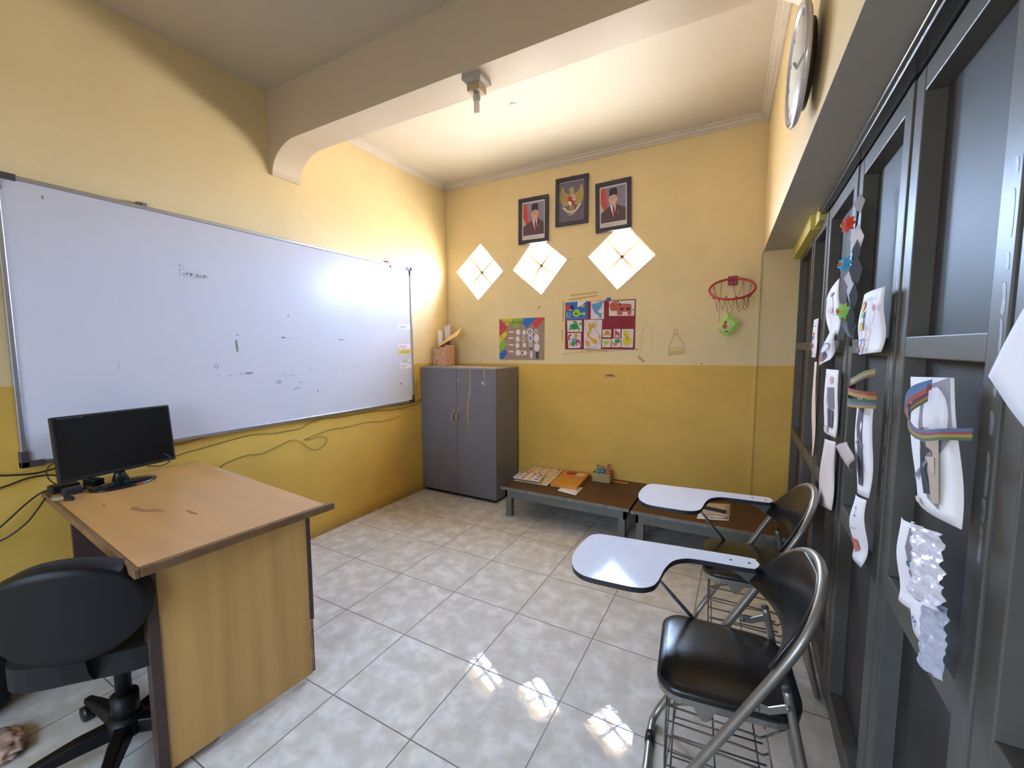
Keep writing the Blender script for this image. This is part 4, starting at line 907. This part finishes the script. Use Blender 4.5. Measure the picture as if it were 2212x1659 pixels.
slab('puzzle_board', [(1.015, -.222), (1.000, -.030), (1.285, -.014), (1.305, -.228)], .016, M_card, 'cream picture board with small brown drawings nearest the wall', 'puzzle board', 'picture boards on the low table', decor=dots(['c8603c', 'd88c64', 'a87860', 'b88a78', 'a8907c', '9c8070', 'c09070', 'b89488', 'b4705c'], (4, 3), .065, seed=5))
slab('puzzle_board', [(1.012, -.470), (.994, -.300), (1.222, -.286), (1.252, -.468)], .010, mat('white_puzzle_card', 'e6dcd4', .6), 'white board with bright coloured dots, on top at the left', 'puzzle board', 'picture boards on the low table', z=ZT+.0265, decor=dots(['d8904c', 'c83c50', 'a8b458', '4a78cc', '7a9464', 'd05050', 'cc4c60', '8a3c98', '5a9cc4', 'c85a50', 'c84458', '6c8c5c'], (4, 3), .085, seed=7))
def orange_dec(a):
    a.poly([(.02, .52), (.98, .50), (.98, .54), (.02, .56)], 'c88438')
    a.poly(smoothpoly([(.12, .28), (.3, .42), (.7, .40), (.95, .30), (.85, .16), (.5, .12), (.2, .16)]), 'cc9a20')
    a.poly(ell(.62, .30, .14, .05, 12), 'dcae50')
slab('orange_board', [(1.340, -.442), (1.310, -.052), (1.533, -.035), (1.563, -.435)], .026, mat('orange_board_paint', 'd9923e', .45), 'thick orange board lying beside the picture boards', 'board', decor=orange_dec)
def piece(quadc, c, label):
    m = MB().prism(smoothpoly(quadc, 3), .006); return tag(m.build('puzzle_piece', flat(c), loc=(0, 0, ZT+.0275)), label, 'puzzle piece', 'loose pieces on the orange board')
piece([(1.36, -.135), (1.37, -.095), (1.43, -.085), (1.445, -.12), (1.42, -.15)], 'a83228', 'red puzzle piece lying on the orange board')
piece([(1.445, -.155), (1.46, -.11), (1.51, -.105), (1.525, -.135), (1.48, -.165)], 'e2cf9c', 'cream puzzle piece lying on the orange board')
leaf('paper_sheet', 'white sheet peeking out in front of the orange board', [(1.425, -.40, ZT+.0015), (1.585, -.345, ZT+.0015), (1.594, -.545, ZT+.001), (1.43, -.512, ZT+.001)], M_paper, .0, None, nu=4, nv=4, th=.0006)
leaf('paper_sheet', 'white sheet with a red mouth drawn on it', [(2.442, -.425, ZT+.0022), (2.627, -.40, ZT+.0022), (2.626, -.525, ZT+.0022), (2.439, -.583, ZT+.0022)], M_paper, .0, nu=4, nv=4, th=.0006)
a = Art(lambda x, y, h: Vector((x, y, ZT+.0034+h)), .0002, .0002)
a.line([(v.x, v.y) for v in catmull([(2.475, -.49, 0), (2.53, -.468, 0), (2.60, -.462, 0), (2.612, -.485, 0), (2.56, -.515, 0), (2.49, -.515, 0), (2.475, -.49, 0)], 4)], .009, 'd86a58')
ob = a.mb.build('mouth_drawing'); 
ob.parent = bpy.data.objects['paper_sheet.003'] if 'paper_sheet.003' in bpy.data.objects else None
leaf('paper_sheet', 'cream sheet lying behind the red mouth drawing', [(2.49, -.24, ZT+.0007), (2.625, -.19, ZT+.0007), (2.63, -.40, ZT+.0007), (2.45, -.43, ZT+.0007)], flat('dfd0ba'), .0, nu=4, nv=4, th=.0005)
tag(MB().box((-.085, -.014, 0), (.070, .014, .018)).build('marker_pen', M_black, bevel=.006, loc=(2.535, -.385, ZT+.0030)), 'black marker lying across the sheets on the low table', 'marker')
ob = bpy.data.objects['marker_pen']; ob.rotation_euler = (0, 0, -.15)
tag(MB().prism(smoothpoly([(-.055, -.013), (.05, -.016), (.06, 0), (.05, .014), (-.055, .013)], 3), .004).build('wooden_stick', mat('orange_wood', 'c8863c', .6), loc=(1.815, -.08, ZT)), 'short flat orange stick on the low table right of the box', 'stick')
# box with coloured plastic bits
tb = empty('toy_box', (1.665, -.085, ZT), .03, 'small cardboard box with coloured plastic bags on the low table', 'box')
m = MB()
for a_, b_ in (((-.073, -.06, 0), (-.069, .06, .075)), ((.069, -.06, 0), (.073, .06, .075)), ((-.073, -.063, 0), (.073, -.059, .075)), ((-.073, .059, 0), (.073, .063, .075)), ((-.07, -.06, 0), (.07, .06, .004))): m.box(a_, b_)
m.build('carton', mat('cardboard', 'b59a68', .8, noise=.06, nscale=30), tb)
for x, c, h, n_ in ((-.045, '6cae70', .065, 'green'), (.0, '4a84cc', .05, 'blue'), (.045, 'd0655c', .075, 'red')):
    m = MB(); Tl = Matrix.Translation((x, 0, .062))
    m.lathe([(.024, 0), (.026, .012), (.014, .022), (.007, h*.7), (.011, h), (.003, h+.004), (0, h)], seg=9, T=Tl, smooth=False)
    tag(m.build('plastic_bag', mat('bag_'+c, c, .4), tb), n_+' plastic bag')

# ---------------------------------------------------------------- lecture chairs
M_seat = mat('black_vinyl', '131418', .27, bump=.06, bscale=25, spec=.6)
M_tab = mat('tablet_laminate', 'dcdfec', .07, spec=.3)
M_tabe = mat('tablet_edge', '2c262c', .4)
def rrect(u0, u1, w0, w1, r0, r1, n=6):
    """front edge u0 half-width w0, rear edge u1 half-width w1"""
    P = []
    def arc(cx, cy, r, a0, a1):
        for k in range(n+1): a_ = a0+(a1-a0)*k/n; P.append((cx+r*math.cos(a_), cy+r*math.sin(a_)))
    arc(u0+r0, w0-r0, r0, PI, PI/2); arc(u1-r1, w1-r1, r1, PI/2, 0); arc(u1-r1, -w1+r1, r1, 0, -PI/2); arc(u0+r0, -w0+r0, r0, -PI/2, -PI)
    return P
def make_chair():
    e_ = empty('lecture_chair', (0, 0, 0))
    top, zs, w_, sl, u0, rr = .79, .56, .202, 1.84, -.215, .07
    side = [(u0+z/sl, z) for z in (.10, .2, .3, .4, .5, .56)]
    P = []
    P += [(u0, -w_+rr, .013), (u0, 0, .013), (u0, w_-rr, .013), (u0+.012, w_-.022, .030)]
    P += [(u, w_, z) for u, z in side]
    for k in range(1, 12):
        a_ = PI*k/12; z = zs+(top-zs)*math.sin(a_)**.75; P.append((u0+z/sl, w_*math.cos(a_), z))
    P += [(u, -w_, z) for u, z in side[::-1]]+[(u0+.012, -w_+.022, .030)]
    MB().tube(catmull(P, 4, True), .0125, closed=True, seg=12).build('main_frame', M_steel, e_)
    for s in (-1, 1):
        MB().cyl((u0, s*.09-.02, .013), (u0, s*.09+.02, .013), .0155).build('rubber_foot', M_black, e_)
    # rear legs: open-ended tubes joined along the floor
    P = [(.122, -.18, .525), (.150, -.18, .40), (.19, -.18, .22), (.225, -.178, .05), (.238, -.15, .0125), (.238, 0, .0125), (.238, .15, .0125), (.225, .178, .05), (.19, .18, .22), (.150, .18, .40), (.122, .18, .525)]
    MB().tube(catmull(P, 5), .0105, seg=12).build('rear_legs', M_steel, e_)
    for s in (-1, 1):
        MB().tube([(.122, s*.18, .524), (.1215, s*.18, .529)], [.0115, .0108], seg=12).build('tube_end', mat('tube_mouth', '3a3838', .6), e_)
        m = MB().prism([(-.006, -.012), (.030, -.010), (.070, .010), (.074, .024), (.060, .026), (.026, .008), (-.006, .012)], .004, T=frame_T((.058, s*.190+.002, .465), (1, 0, 0), (0, 0, 1)))
        m.cyl((.060, s*.19-.010, .466), (.060, s*.19+.010, .466), .005).cyl((.124, s*.19-.010, .488), (.124, s*.19+.010, .488), .005)
        m.build('link_bar', M_steel, e_)
    seatp = rrect(-.185, .178, .178, .170, .065, .09)
    MB().prism(rrect(-.183, .176, .176, .168, .065, .09), .022, T=Matrix.Translation((0, 0, .398))).build('seat_pan', M_steel, e_, bevel=.006)
    sm = MB(); ns = len(seatp)
    rings = [(1.0, .418), (1.0, .430), (.97, .437), (.86, .4405), (.5, .442)]
    vs = []; fs = []
    for k, z in rings: vs += [(x*k, y*k, z) for x, y in seatp]
    for i in range(len(rings)-1):
        for j in range(ns): fs.append((i*ns+j, i*ns+(j+1) % ns, (i+1)*ns+(j+1) % ns, (i+1)*ns+j))
    fs.append(tuple(range(ns))); fs.append(tuple((len(rings)-1)*ns+j for j in range(ns)))
    sm.add(vs, fs, smooth=True); sm.build('seat', M_seat, e_)
    for s in (-1, 1):
        m = MB().prism(smoothpoly([(-.095, .008), (-.085, -.004), (-.078, -.020), (-.066, -.036), (-.052, -.037), (-.042, -.026), (-.034, -.008), (-.026, .008)], 3), .004, T=frame_T((0, s*.160, .395), (1, 0, 0), (0, 0, 1)))
        m.build('seat_bracket', M_steel, e_)
    # curved backrest pad between the tubes
    vs = []; fs = []; nu, nv = 16, 8
    def bs(h, i, j):
        z = .585+(j/nv)*.195; frac = (z-zs)/(top-zs); frac = max(0, min(1, frac))
        wz = w_*math.cos(math.asin(min(1, frac**(1/.75)))) - .008 if frac > 0 else w_-.006
        lowt = .045*(1-abs(-1+2*i/nu)**2)*(1-j/nv)                # lower edge arches up at the sides
        v = (-1+2*i/nu)*(max(wz, .02)+.014); z = z-lowt*0
        return (u0+z/sl-.030+h+.060*(1-min(1, abs(v)/w_)**2)*(1-j/nv*.7), v, z)
    for h in (0, .014):
        for j in range(nv+1):
            for i in range(nu+1): vs.append(bs(h, i, j))
    n = (nu+1)*(nv+1); rim = [i for i in range(nu+1)]+[j*(nu+1)+nu for j in range(1, nv+1)]+[nv*(nu+1)+i for i in range(nu-1, -1, -1)]+[j*(nu+1) for j in range(nv-1, 0, -1)]
    fs = grid_faces(0, nu, nv)+grid_faces(n, nu, nv)+[(rim[k], rim[(k+1) % len(rim)], n+rim[(k+1) % len(rim)], n+rim[k]) for k in range(len(rim))]
    MB().add(vs, fs, smooth=True).build('backrest', M_seat, e_, bevel=.004)
    # writing tablet
    tp = [(.105, .215), (.098, .238), (.080, .252), (-.10, .248), (-.40, .238), (-.440, .228), (-.462, .200), (-.480, .10), (-.478, .02), (-.462, -.035), (-.435, -.068), (-.40, -.083), (-.32, -.086), (-.25, -.083), (-.212, -.060), (-.195, -.02), (-.182, .06), (-.160, .125), (-.125, .160), (-.08, .172), (.07, .176), (.094, .188)]
    tp = smoothpoly(tp, 4)
    tb_ = MB().prism(tp, .016, T=Matrix.Translation((0, 0, .632))).build('writing_tablet', M_tabe, e_, bevel=.002)
    cxm, cym = -.2, .1
    MB().prism([(x*1.0, y) for x, y in tp], .0012, T=Matrix.Translation((0, 0, .6485))).build('white_surface', M_tab, tb_)
    for x in (.02, .075): MB().cyl((x, .212, .6495), (x, .212, .6508), .0042, seg=10).build('screw', M_black, tb_)
    m = MB().prism([(-.02, 0), (.085, 0), (.145, -.07), (.120, -.085), (.05, -.03)], .003, T=frame_T((.0, .213, .632), (1, 0, 0), (0, 0, 1)))
    m.box((-.02, .195, .628), (.085, .222, .632)); m.build('tablet_bracket', M_dark, e_)
    MB().tube([(-.235, .085, .630), (-.16, .13, .53), (-.075, .186, .412)], .0065, seg=8).build('tablet_strut', mat('bright_rod', 'b8b8bd', .25, metal=.85), e_)
    # wire basket under the seat
    m = MB(); r = .0026
    for s in (-1, 1):
        m.tube(catmull([(-.155, s*.15, .36), (-.155, s*.15, .16), (-.14, s*.15, .135), (.0, s*.15, .13), (.12, s*.15, .14)], 4), r, seg=6)
        m.tube([(.09, s*.15, .36), (.135, s*.15, .13)], r, seg=6); m.tube([(-.155, s*.15, .36), (-.06, s*.15, .395)], r, seg=6); m.tube([(.09, s*.15, .36), (.13, s*.15, .395)], r, seg=6)
        for k in range(5):
            z = .36-.046*k; ur = .09+(.36-z)*.196
            (s < 0 or k == 0) and m.tube([(-.155, s*.15, z), (ur-.035, s*.15, z-.006), (ur-.015, s*.15, z-.010), (ur, s*.15, z)], r, seg=6)
    for k in (0, 3, 6): m.tube([(-.14+.04*k, -.15, .132), (-.14+.04*k, .15, .132)], r, seg=6)
    for k in range(5): m.tube([(-.155, -.15, .36-.046*k), (-.155, .15, .36-.046*k)], r, seg=6) if k in (0, 4) else None
    [m.tube([(-.14, y_, .135), (.12, y_, .14)], r, seg=6) for y_ in (-.075, 0, .075)]
    m.build('wire_basket', M_wire, e_)
    return e_
GC = 'lecture chairs by the folding doors'
c1 = make_chair(); c1.location = (2.653, -2.151, 0); c1.rotation_euler = (0, 0, .09)
tag(c1, 'near lecture chair with white writing tablet and wire basket, closest to the camera', 'lecture chair', GC)
c2 = copy_tree(c1); c2.location = (2.722, -1.446, 0); c2.rotation_euler = (0, 0, .064)
tag(c2, 'far lecture chair with white writing tablet standing next to the low table', 'lecture chair', GC)

# ---------------------------------------------------------------- children's work taped to the doors
GP = 'papers taped to the iron doors'; AX = (-1, 0, 0)
def sheet(q, label, dx, curl=.012, wav=.008, m=M_paper, art=None, name='taped_paper', cat='paper', nu=8, nv=14):
    q = [(x-dx, y, z) for x, y, z in q]
    e_ = empty(name, q[0], 0, label, cat, GP)
    qq = [Vector(p)-Vector(q[0]) for p in q]
    o, S = leaf('sheet', None, qq, m, curl, parent=e_, axis=AX, wav=wav, nu=nu, nv=nv)
    if art: a = Art(S, .0012, .0005); art(a); a.build('artwork', e_)
    return e_
def kid(a, cx, sc_=1, top='4a8ac8', hat='d8743c'):
    a.poly(ell(cx, .78, .15, .075), hat); a.poly(ell(cx+.04, .76, .08, .05), 'e6b83c')
    a.poly([(cx-.10, .66), (cx+.14, .66), (cx+.14, .42), (cx-.10, .42)], 'dfe0ea'); a.poly([(cx+.02, .68), (cx+.20, .70), (cx+.16, .60), (cx+.03, .60)], '84b46c')
    a.poly([(cx, .52), (cx+.14, .52), (cx+.12, .40), (cx-.05, .40)], 'e0b838')
    a.line([(cx-.05, .42), (cx-.12, .10)], .03, 'd89a78'); a.line([(cx+.3, .42), (cx+.22, .10)], .03, 'd89a78')
    a.poly([(cx+.05, .22), (cx+.13, .22), (cx+.12, .03), (cx+.04, .03)], '4468b8'); a.line([(cx-.05, .235), (cx+.25, .245)], .018, '4468b8')
    a.line([(.35, .84), (.75, .88)], .012, '8c88a4'); a.line([(.62, .80), (.60, .50), (.66, .40)], .014, '9a94b4'); a.poly(ell(.86, .70, .05, .05), 'c87878'); a.line([(.80, .8), (.88, .6), (.80, .45)], .012, 'a49cbc')
    for x in (cx-.14, cx+.22): a.poly(ell(x, .09, .07, .03), 'd88a60')
sheet([(2.975, -1.924, 1.518), (2.975, -2.132, 1.517), (2.975, -2.135, 1.356), (2.975, -1.859, 1.342)], 'curled drawing of a child with an orange ball on the third door leaf', .012, .014, .010, art=lambda a: kid(a, .32))
def d1a(a): a.poly(ell(.5, .62, .18, .04), 'c8644c'); a.poly(ell(.4, .52, .2, .05), '4a78c0'); a.line([(.2, .82), (.8, .82)], .02, '6a6488'); a.poly(ell(.5, .30, .10, .06), 'b85a68'); a.line([(.2, .1), (.8, .1)], .012, '8a84a0')
sheet([(2.975, -.90, 1.50), (2.975, -1.05, 1.50), (2.975, -1.02, 1.315), (2.975, -.86, 1.315)], 'narrow drawing with blue and red marks on the farthest papered leaf', .008, .006, .004, art=d1a)
def d2a(a): a.line([(.55, .92), (.75, .7), (.7, .4)], .02, 'c8a8b0'); a.poly(ell(.72, .80, .10, .03), '5a5478'); a.poly(ell(.62, .52, .12, .05), 'd8b4b4'); a.line([(.4, .6), (.6, .3), (.5, .1)], .015, 'c8b4bc')
sheet([(2.975, -1.316, 1.565), (2.975, -1.571, 1.616), (2.975, -1.605, 1.412), (2.975, -1.395, 1.399)], 'tall curled paper with faint pink marks left of the paper flowers', .018, .012, .010, art=d2a)
def d2b(a): a.poly(ell(.55, .55, .30, .14), '7aa6d8'); a.poly(ell(.40, .32, .18, .12), 'd08a68'); a.poly(ell(.62, .25, .10, .16), '5c5480'); a.line([(.2, .3), (.5, .1), (.8, .2)], .03, 'c86868')
sheet([(2.975, -1.450, 1.405), (2.975, -1.610, 1.43), (2.975, -1.53, 1.32), (2.975, -1.17, 1.262)], 'blue and orange child drawing curling out at the middle rail', .024, .016, .012, art=d2b)
sheet([(2.975, -1.037, 1.295), (2.975, -1.110, 1.298), (2.975, -1.155, .862), (2.975, -1.075, .85)], 'long narrow pinkish strip of paper hanging on the second leaf', .012, .004, .008, m=flat('e6d0cc'))
def d5(a):
    a.poly(ell(.62, .84, .14, .06), 'd0a8a0'); a.poly([(.35, .72), (.80, .74), (.85, .42), (.45, .40), (.38, .55)], '7a7480'); a.poly([(.40, .40), (.60, .40), (.58, .12), (.44, .12)], '5a5868'); a.poly([(.64, .40), (.80, .40), (.78, .12), (.64, .12)], '5a5868')
    a.line([(.38, .6), (.30, .45)], .04, 'd0b0a8'); a.poly(ell(.3, .08, .2, .05), 'e0c8b8')
sheet([(2.975, -1.355, 1.277), (2.975, -1.615, 1.285), (2.975, -1.635, 1.042), (2.975, -1.362, 1.016)], 'collage of a figure in dark grey clothes on the third leaf, below the middle rail', .010, .004, .005, art=d5)
sheet([(2.975, -1.424, .999), (2.975, -1.645, 1.030), (2.975, -1.645, .778), (2.975, -1.315, .70)], 'blank back of a brownish white sheet below the dark-clothed collage', .010, .008, .006, m=mat('stained_paper', 'ddd2d2', .8, noise=.08, nscale=8))
def d7(a):
    a.poly([(.30, .98), (.62, .98), (.62, .55), (.66, .10), (.54, .10), (.50, .45), (.46, .10), (.36, .10), (.34, .5), (.24, .7)], '54525f', smooth=False); a.poly(ell(.44, 1.0, .12, .06), 'e2ccc8')
    a.line([(.28, .52), (.48, .58), (.66, .50)], .03, '8c8a96')
sheet([(2.975, -1.94, 1.225), (2.975, -2.115, 1.235), (2.975, -2.13, .98), (2.975, -1.975, .95)], 'collage of a doll with dark paper clothes on the fourth leaf', .014, .008, .008, art=d7)
def d7c(a): a.text('2', .55, .70, .22, '3c5cb8'); a.poly([(.2, .28), (.65, .34), (.75, .22), (.55, .12)], 'cc6a5c'); a.line([(.2, .45), (.7, .52)], .02, 'a8c8a0')
sheet([(2.975, -2.02, .955), (2.975, -2.132, .975), (2.975, -2.125, .791), (2.975, -1.965, .770)], 'crumpled lower sheet with a blue number 2 beneath the doll collage', .018, .012, .016, art=d7c)
sheet([(2.975, -1.796, 1.043), (2.975, -1.949, 1.089), (2.975, -2.060, 1.062), (2.975, -2.030, 1.015)], 'folded brownish paper corner sticking out left of the doll collage', .034, .012, .004, m=flat('b8a8a8'), nu=5, nv=5)
def d8(a):
    a.poly([(.48, .92), (.95, 1.0), (.96, .60), (.70, .40), (.62, .30), (.72, .06), (.52, .10), (.40, .35), (.45, .5), (.40, .62)], '8c8792'); a.poly([(.42, .60), (.62, .62), (.60, .40), (.46, .36)], '55505c')
    a.poly([(.56, .62), (.80, .60), (.74, .10), (.62, .08)], 'b8a494'); a.poly([(.45, .48), (.52, .30), (.62, .14), (.46, .12), (.40, .28)], '36343c')
    a.poly([(.46, .50), (.66, .46), (.60, .34), (.50, .38)], '2c2a30'); a.line([(.18, .20), (.52, .34), (.66, .44)], .035, '7d7886'); a.poly([(.56, .40), (.72, .42), (.70, .28)], 'c8b4a4')
    a.poly(ell(.30, .05, .10, .02), 'e0c0b4')
sheet([(2.975, -2.360, 1.309), (2.975, -2.560, 1.320), (2.975, -2.632, 1.095), (2.975, -2.430, 1.077)], 'large collage of a figure in dark paper clothes on the nearest full leaf', .012, .014, .006, art=d8)
def d9(a): a.poly([(.75, .95), (.98, .9), (.95, .1), (.80, .3), (.70, .7)], '8a8690'); a.poly(ell(.85, .42, .08, .05), 'c85048'); a.poly(ell(.8, .52, .06, .04), '3c7a8c')
sheet([(2.975, -2.380, 1.022), (2.975, -2.485, 1.042), (2.975, -2.500, .885), (2.975, -2.385, .862)], 'curled white sheet beside the crinkled plastic on the nearest full leaf', .014, .016, .010, art=d9)
sheet([(2.955, -2.700, 1.331), (2.955, -2.86, 1.50), (2.955, -2.98, 1.34), (2.955, -2.85, 1.245)], 'large paper with a pencilled hand at the right edge of the view', .004, .010, .004, art=lambda a: (a.line([(.62, .90), (.30, .52), (.16, .30), (.22, .26), (.24, .19), (.31, .20), (.34, .12), (.40, .16), (.46, .08), (.50, .18), (.58, .62)], .012, '8480a8')))
# crinkled plastic over lower paper
from mathutils import noise as nz
def crinkle(q, label, c, amp, seed, m, dx=.03, cat='plastic sheet', name='plastic_sheet'):
    TL, TR, BR, BL = [Vector((x-dx, y, z)) for x, y, z in q]; nu, nv = 18, 30; vs = []
    for h in (0, -.0008):
        for j in range(nv+1):
            for i in range(nu+1):
                x, y = i/nu, j/nv; p = (TL*(1-x)+TR*x)*(1-y)+(BL*(1-x)+BR*x)*y
                k = nz.noise(Vector((x*5+seed, y*9, 0)))*amp+nz.noise(Vector((x*14, y*20+seed, 3)))*amp*.4
                p = p+Vector((-(k+.008*math.sin(PI*x))+h, nz.noise(Vector((0, y*7, seed)))*.006, 0)); vs.append(p)
    n = len(vs)//2; rim = [i for i in range(nu+1)]+[j*(nu+1)+nu for j in range(1, nv+1)]+[nv*(nu+1)+i for i in range(nu-1, -1, -1)]+[j*(nu+1) for j in range(nv-1, 0, -1)]
    fs = grid_faces(0, nu, nv)+grid_faces(n, nu, nv)+[(rim[k], rim[(k+1) % len(rim)], n+rim[(k+1) % len(rim)], n+rim[k]) for k in range(len(rim))]
    return tag(MB().add(vs, fs, smooth=False).build(name, m), label, cat, GP)
crinkle([(2.975, -2.500, 1.055), (2.975, -2.628, 1.082), (2.975, -2.648, .965), (2.975, -2.52, .93)], 'crinkled clear plastic bundle hanging beneath the large collage', None, .010, 2, mat('crinkled_plastic', 'd8d4e2', .25))
crinkle([(2.975, -2.545, .945), (2.975, -2.642, .972), (2.975, -2.648, .858), (2.975, -2.555, .825)], 'frayed bluish plastic strip at the bottom of the papers on the nearest leaf', None, .005, 6, mat('bluish_plastic', 'b4b8cc', .35), dx=.022)
sheet([(2.975, -2.480, .905), (2.975, -2.545, .925), (2.975, -2.553, .855), (2.975, -2.490, .855)], 'small white card with a pencil squiggle at the foot of the crinkled plastic', .018, .004, .002, art=lambda a: a.line([(.3, .35), (.45, .5), (.4, .3), (.6, .42), (.5, .2)], .04, '6c68a0'), nu=4, nv=4)
# rainbow ribbons
def ribbon(mbp, pts, wd, cols, nrm_z=(0, 0, 1)):
    P = catmull(pts, 6)
    for k, c in enumerate(cols):
        o0, o1 = (k/len(cols)-.5)*wd, ((k+1)/len(cols)-.5)*wd; vs = []; up = Vector(nrm_z)
        for p in P: vs += [p+up*o0, p+up*o1]
        for p in P: vs += [p+up*o0+Vector((.0008, 0, 0)), p+up*o1+Vector((.0008, 0, 0))]
        L = len(P); f = [(2*i, 2*i+1, 2*i+3, 2*i+2) for i in range(L-1)]+[(2*L+2*i, 2*L+2*i+1, 2*L+2*i+3, 2*L+2*i+2) for i in range(L-1)]
        mbp.add(vs, f, flat(c))
def rib(name, pl, wd, cols, label):
    m = MB()
    for p in pl: ribbon(m, p, wd, cols)
    return tag(m.build(name), label, 'ribbon', GP)
R1 = ['c8983c', '4c7a4c', '5c7a9c']; 
rib('striped_ribbon', [[(2.955, -1.93, 1.262), (2.935, -1.98, 1.268), (2.93, -2.05, 1.278), (2.94, -2.10, 1.296), (2.955, -2.135, 1.305)]], .020, ['7c584c', 'a8986c', '808a5c'], 'topmost striped ribbon loop over the doll collage')
rib('striped_ribbon', [[(2.955, -1.935, 1.248), (2.93, -1.99, 1.246), (2.925, -2.06, 1.246), (2.94, -2.12, 1.246), (2.958, -2.15, 1.246)]], .018, ['b08c4c', '9c4c40'], 'middle red and yellow ribbon loop over the doll collage')
rib('striped_ribbon', [[(2.955, -1.945, 1.226), (2.93, -1.99, 1.218), (2.925, -2.05, 1.216), (2.94, -2.11, 1.222), (2.958, -2.15, 1.226)]], .022, ['a8844c', '5c7088', '45604a'], 'lowest green and blue ribbon loop over the doll collage')
rib('striped_ribbon', [[(2.945, -2.52, 1.285), (2.93, -2.50, 1.262), (2.925, -2.51, 1.238), (2.925, -2.54, 1.225), (2.928, -2.58, 1.226), (2.935, -2.62, 1.236), (2.955, -2.66, 1.245)]], .018, ['55704f', 'a88a48', '8a5458', '5f6f94'], 'long striped ribbon sagging across the large collage')
rib('striped_ribbon', [[(2.95, -2.515, 1.305), (2.93, -2.495, 1.29), (2.925, -2.485, 1.265), (2.93, -2.50, 1.245)], [(2.94, -2.53, 1.30), (2.925, -2.51, 1.28), (2.92, -2.505, 1.262)]], .018, ['b86858', '6a8cc0'], 'short blue and red ribbon curl at the neck of the large collage')
# paper flower garland
gl_ = empty('flower_garland', (2.955, -1.78, 1.84), 0, 'hanging black garland with red, blue and green paper flowers', 'garland', None)
G0 = Vector((2.955, -1.78, 1.84))
m = MB(); m.tube(catmull([Vector((2.965, -1.78, 1.84))-G0, Vector((2.955, -1.785, 1.70))-G0, Vector((2.955, -1.79, 1.55))-G0, Vector((2.96, -1.81, 1.37))-G0], 6), .003, seg=6)
m.build('cord', M_black, gl_)
def spikes(c, r, cc, name='paper_spikes', ang0=0, n=7, r2=.4, dx=0):
    p = []
    for k in range(2*n):
        a_ = ang0+PI*k/n; q = r if k % 2 == 0 else r*r2; p.append((q*math.cos(a_), q*math.sin(a_)))
    m = MB(); T = frame_T((c[0]-dx-G0.x, c[1]-G0.y, c[2]-G0.z), (.62, -.78, 0), (0, 0, 1)); vs = [(0, 0, .008)]+[(x, y, 0 if i % 2 == 0 else .003) for i, (x, y) in enumerate(p)]+[(0, 0, 0)]
    L = len(p); f = [(0, 1+i, 1+(i+1) % L) for i in range(L)]+[(L+1, 1+i, 1+(i+1) % L) for i in range(L)]
    o = m.add(vs, f, flat(cc) if isinstance(cc, str) else cc, T=T).build(name, None, gl_); return o
for i, (y, z, c, nm) in enumerate([(-1.78, 1.755, 'd8402e', 'red'), (-1.772, 1.632, '4aa0d4', 'blue'), (-1.79, 1.482, '8cc860', 'green')]):
    spikes((2.955, y, z), .029, c, 'paper_flower', .2*i, 8, .66, .016)['label'] = nm+' folded paper flower'
    spikes((2.955, y-.002, z), .008, 'e0703c', 'flower_center', 0, 5, .8, .030)
for y, z, w_, h_, c in [(-1.80, 1.70, .03, .05, 'd8d2dc'), (-1.81, 1.66, .02, .04, '1c1a1c'), (-1.80, 1.58, .035, .04, 'c8c2d0'), (-1.82, 1.60, .03, .05, '1c1a1c'), (-1.80, 1.54, .02, .04, 'bcc8dc'), (-1.82, 1.52, .02, .05, '1c1a1c'), (-1.81, 1.43, .03, .035, '6c7484'), (-1.83, 1.45, .02, .05, '1a181a'), (-1.80, 1.81, .025, .03, '9a949c')]:
    m = MB().prism([(-w_, h_*.2), (0, h_), (w_*.9, h_*.1), (w_*.3, -h_), (-w_*.4, -h_*.6)], .0008, T=frame_T((2.957-G0.x+random.uniform(-.004, .004), y-G0.y, z-G0.z), (.45, -.89, 0), (0, 0, 1)))
    m.build('paper_scrap', flat(c), gl_)
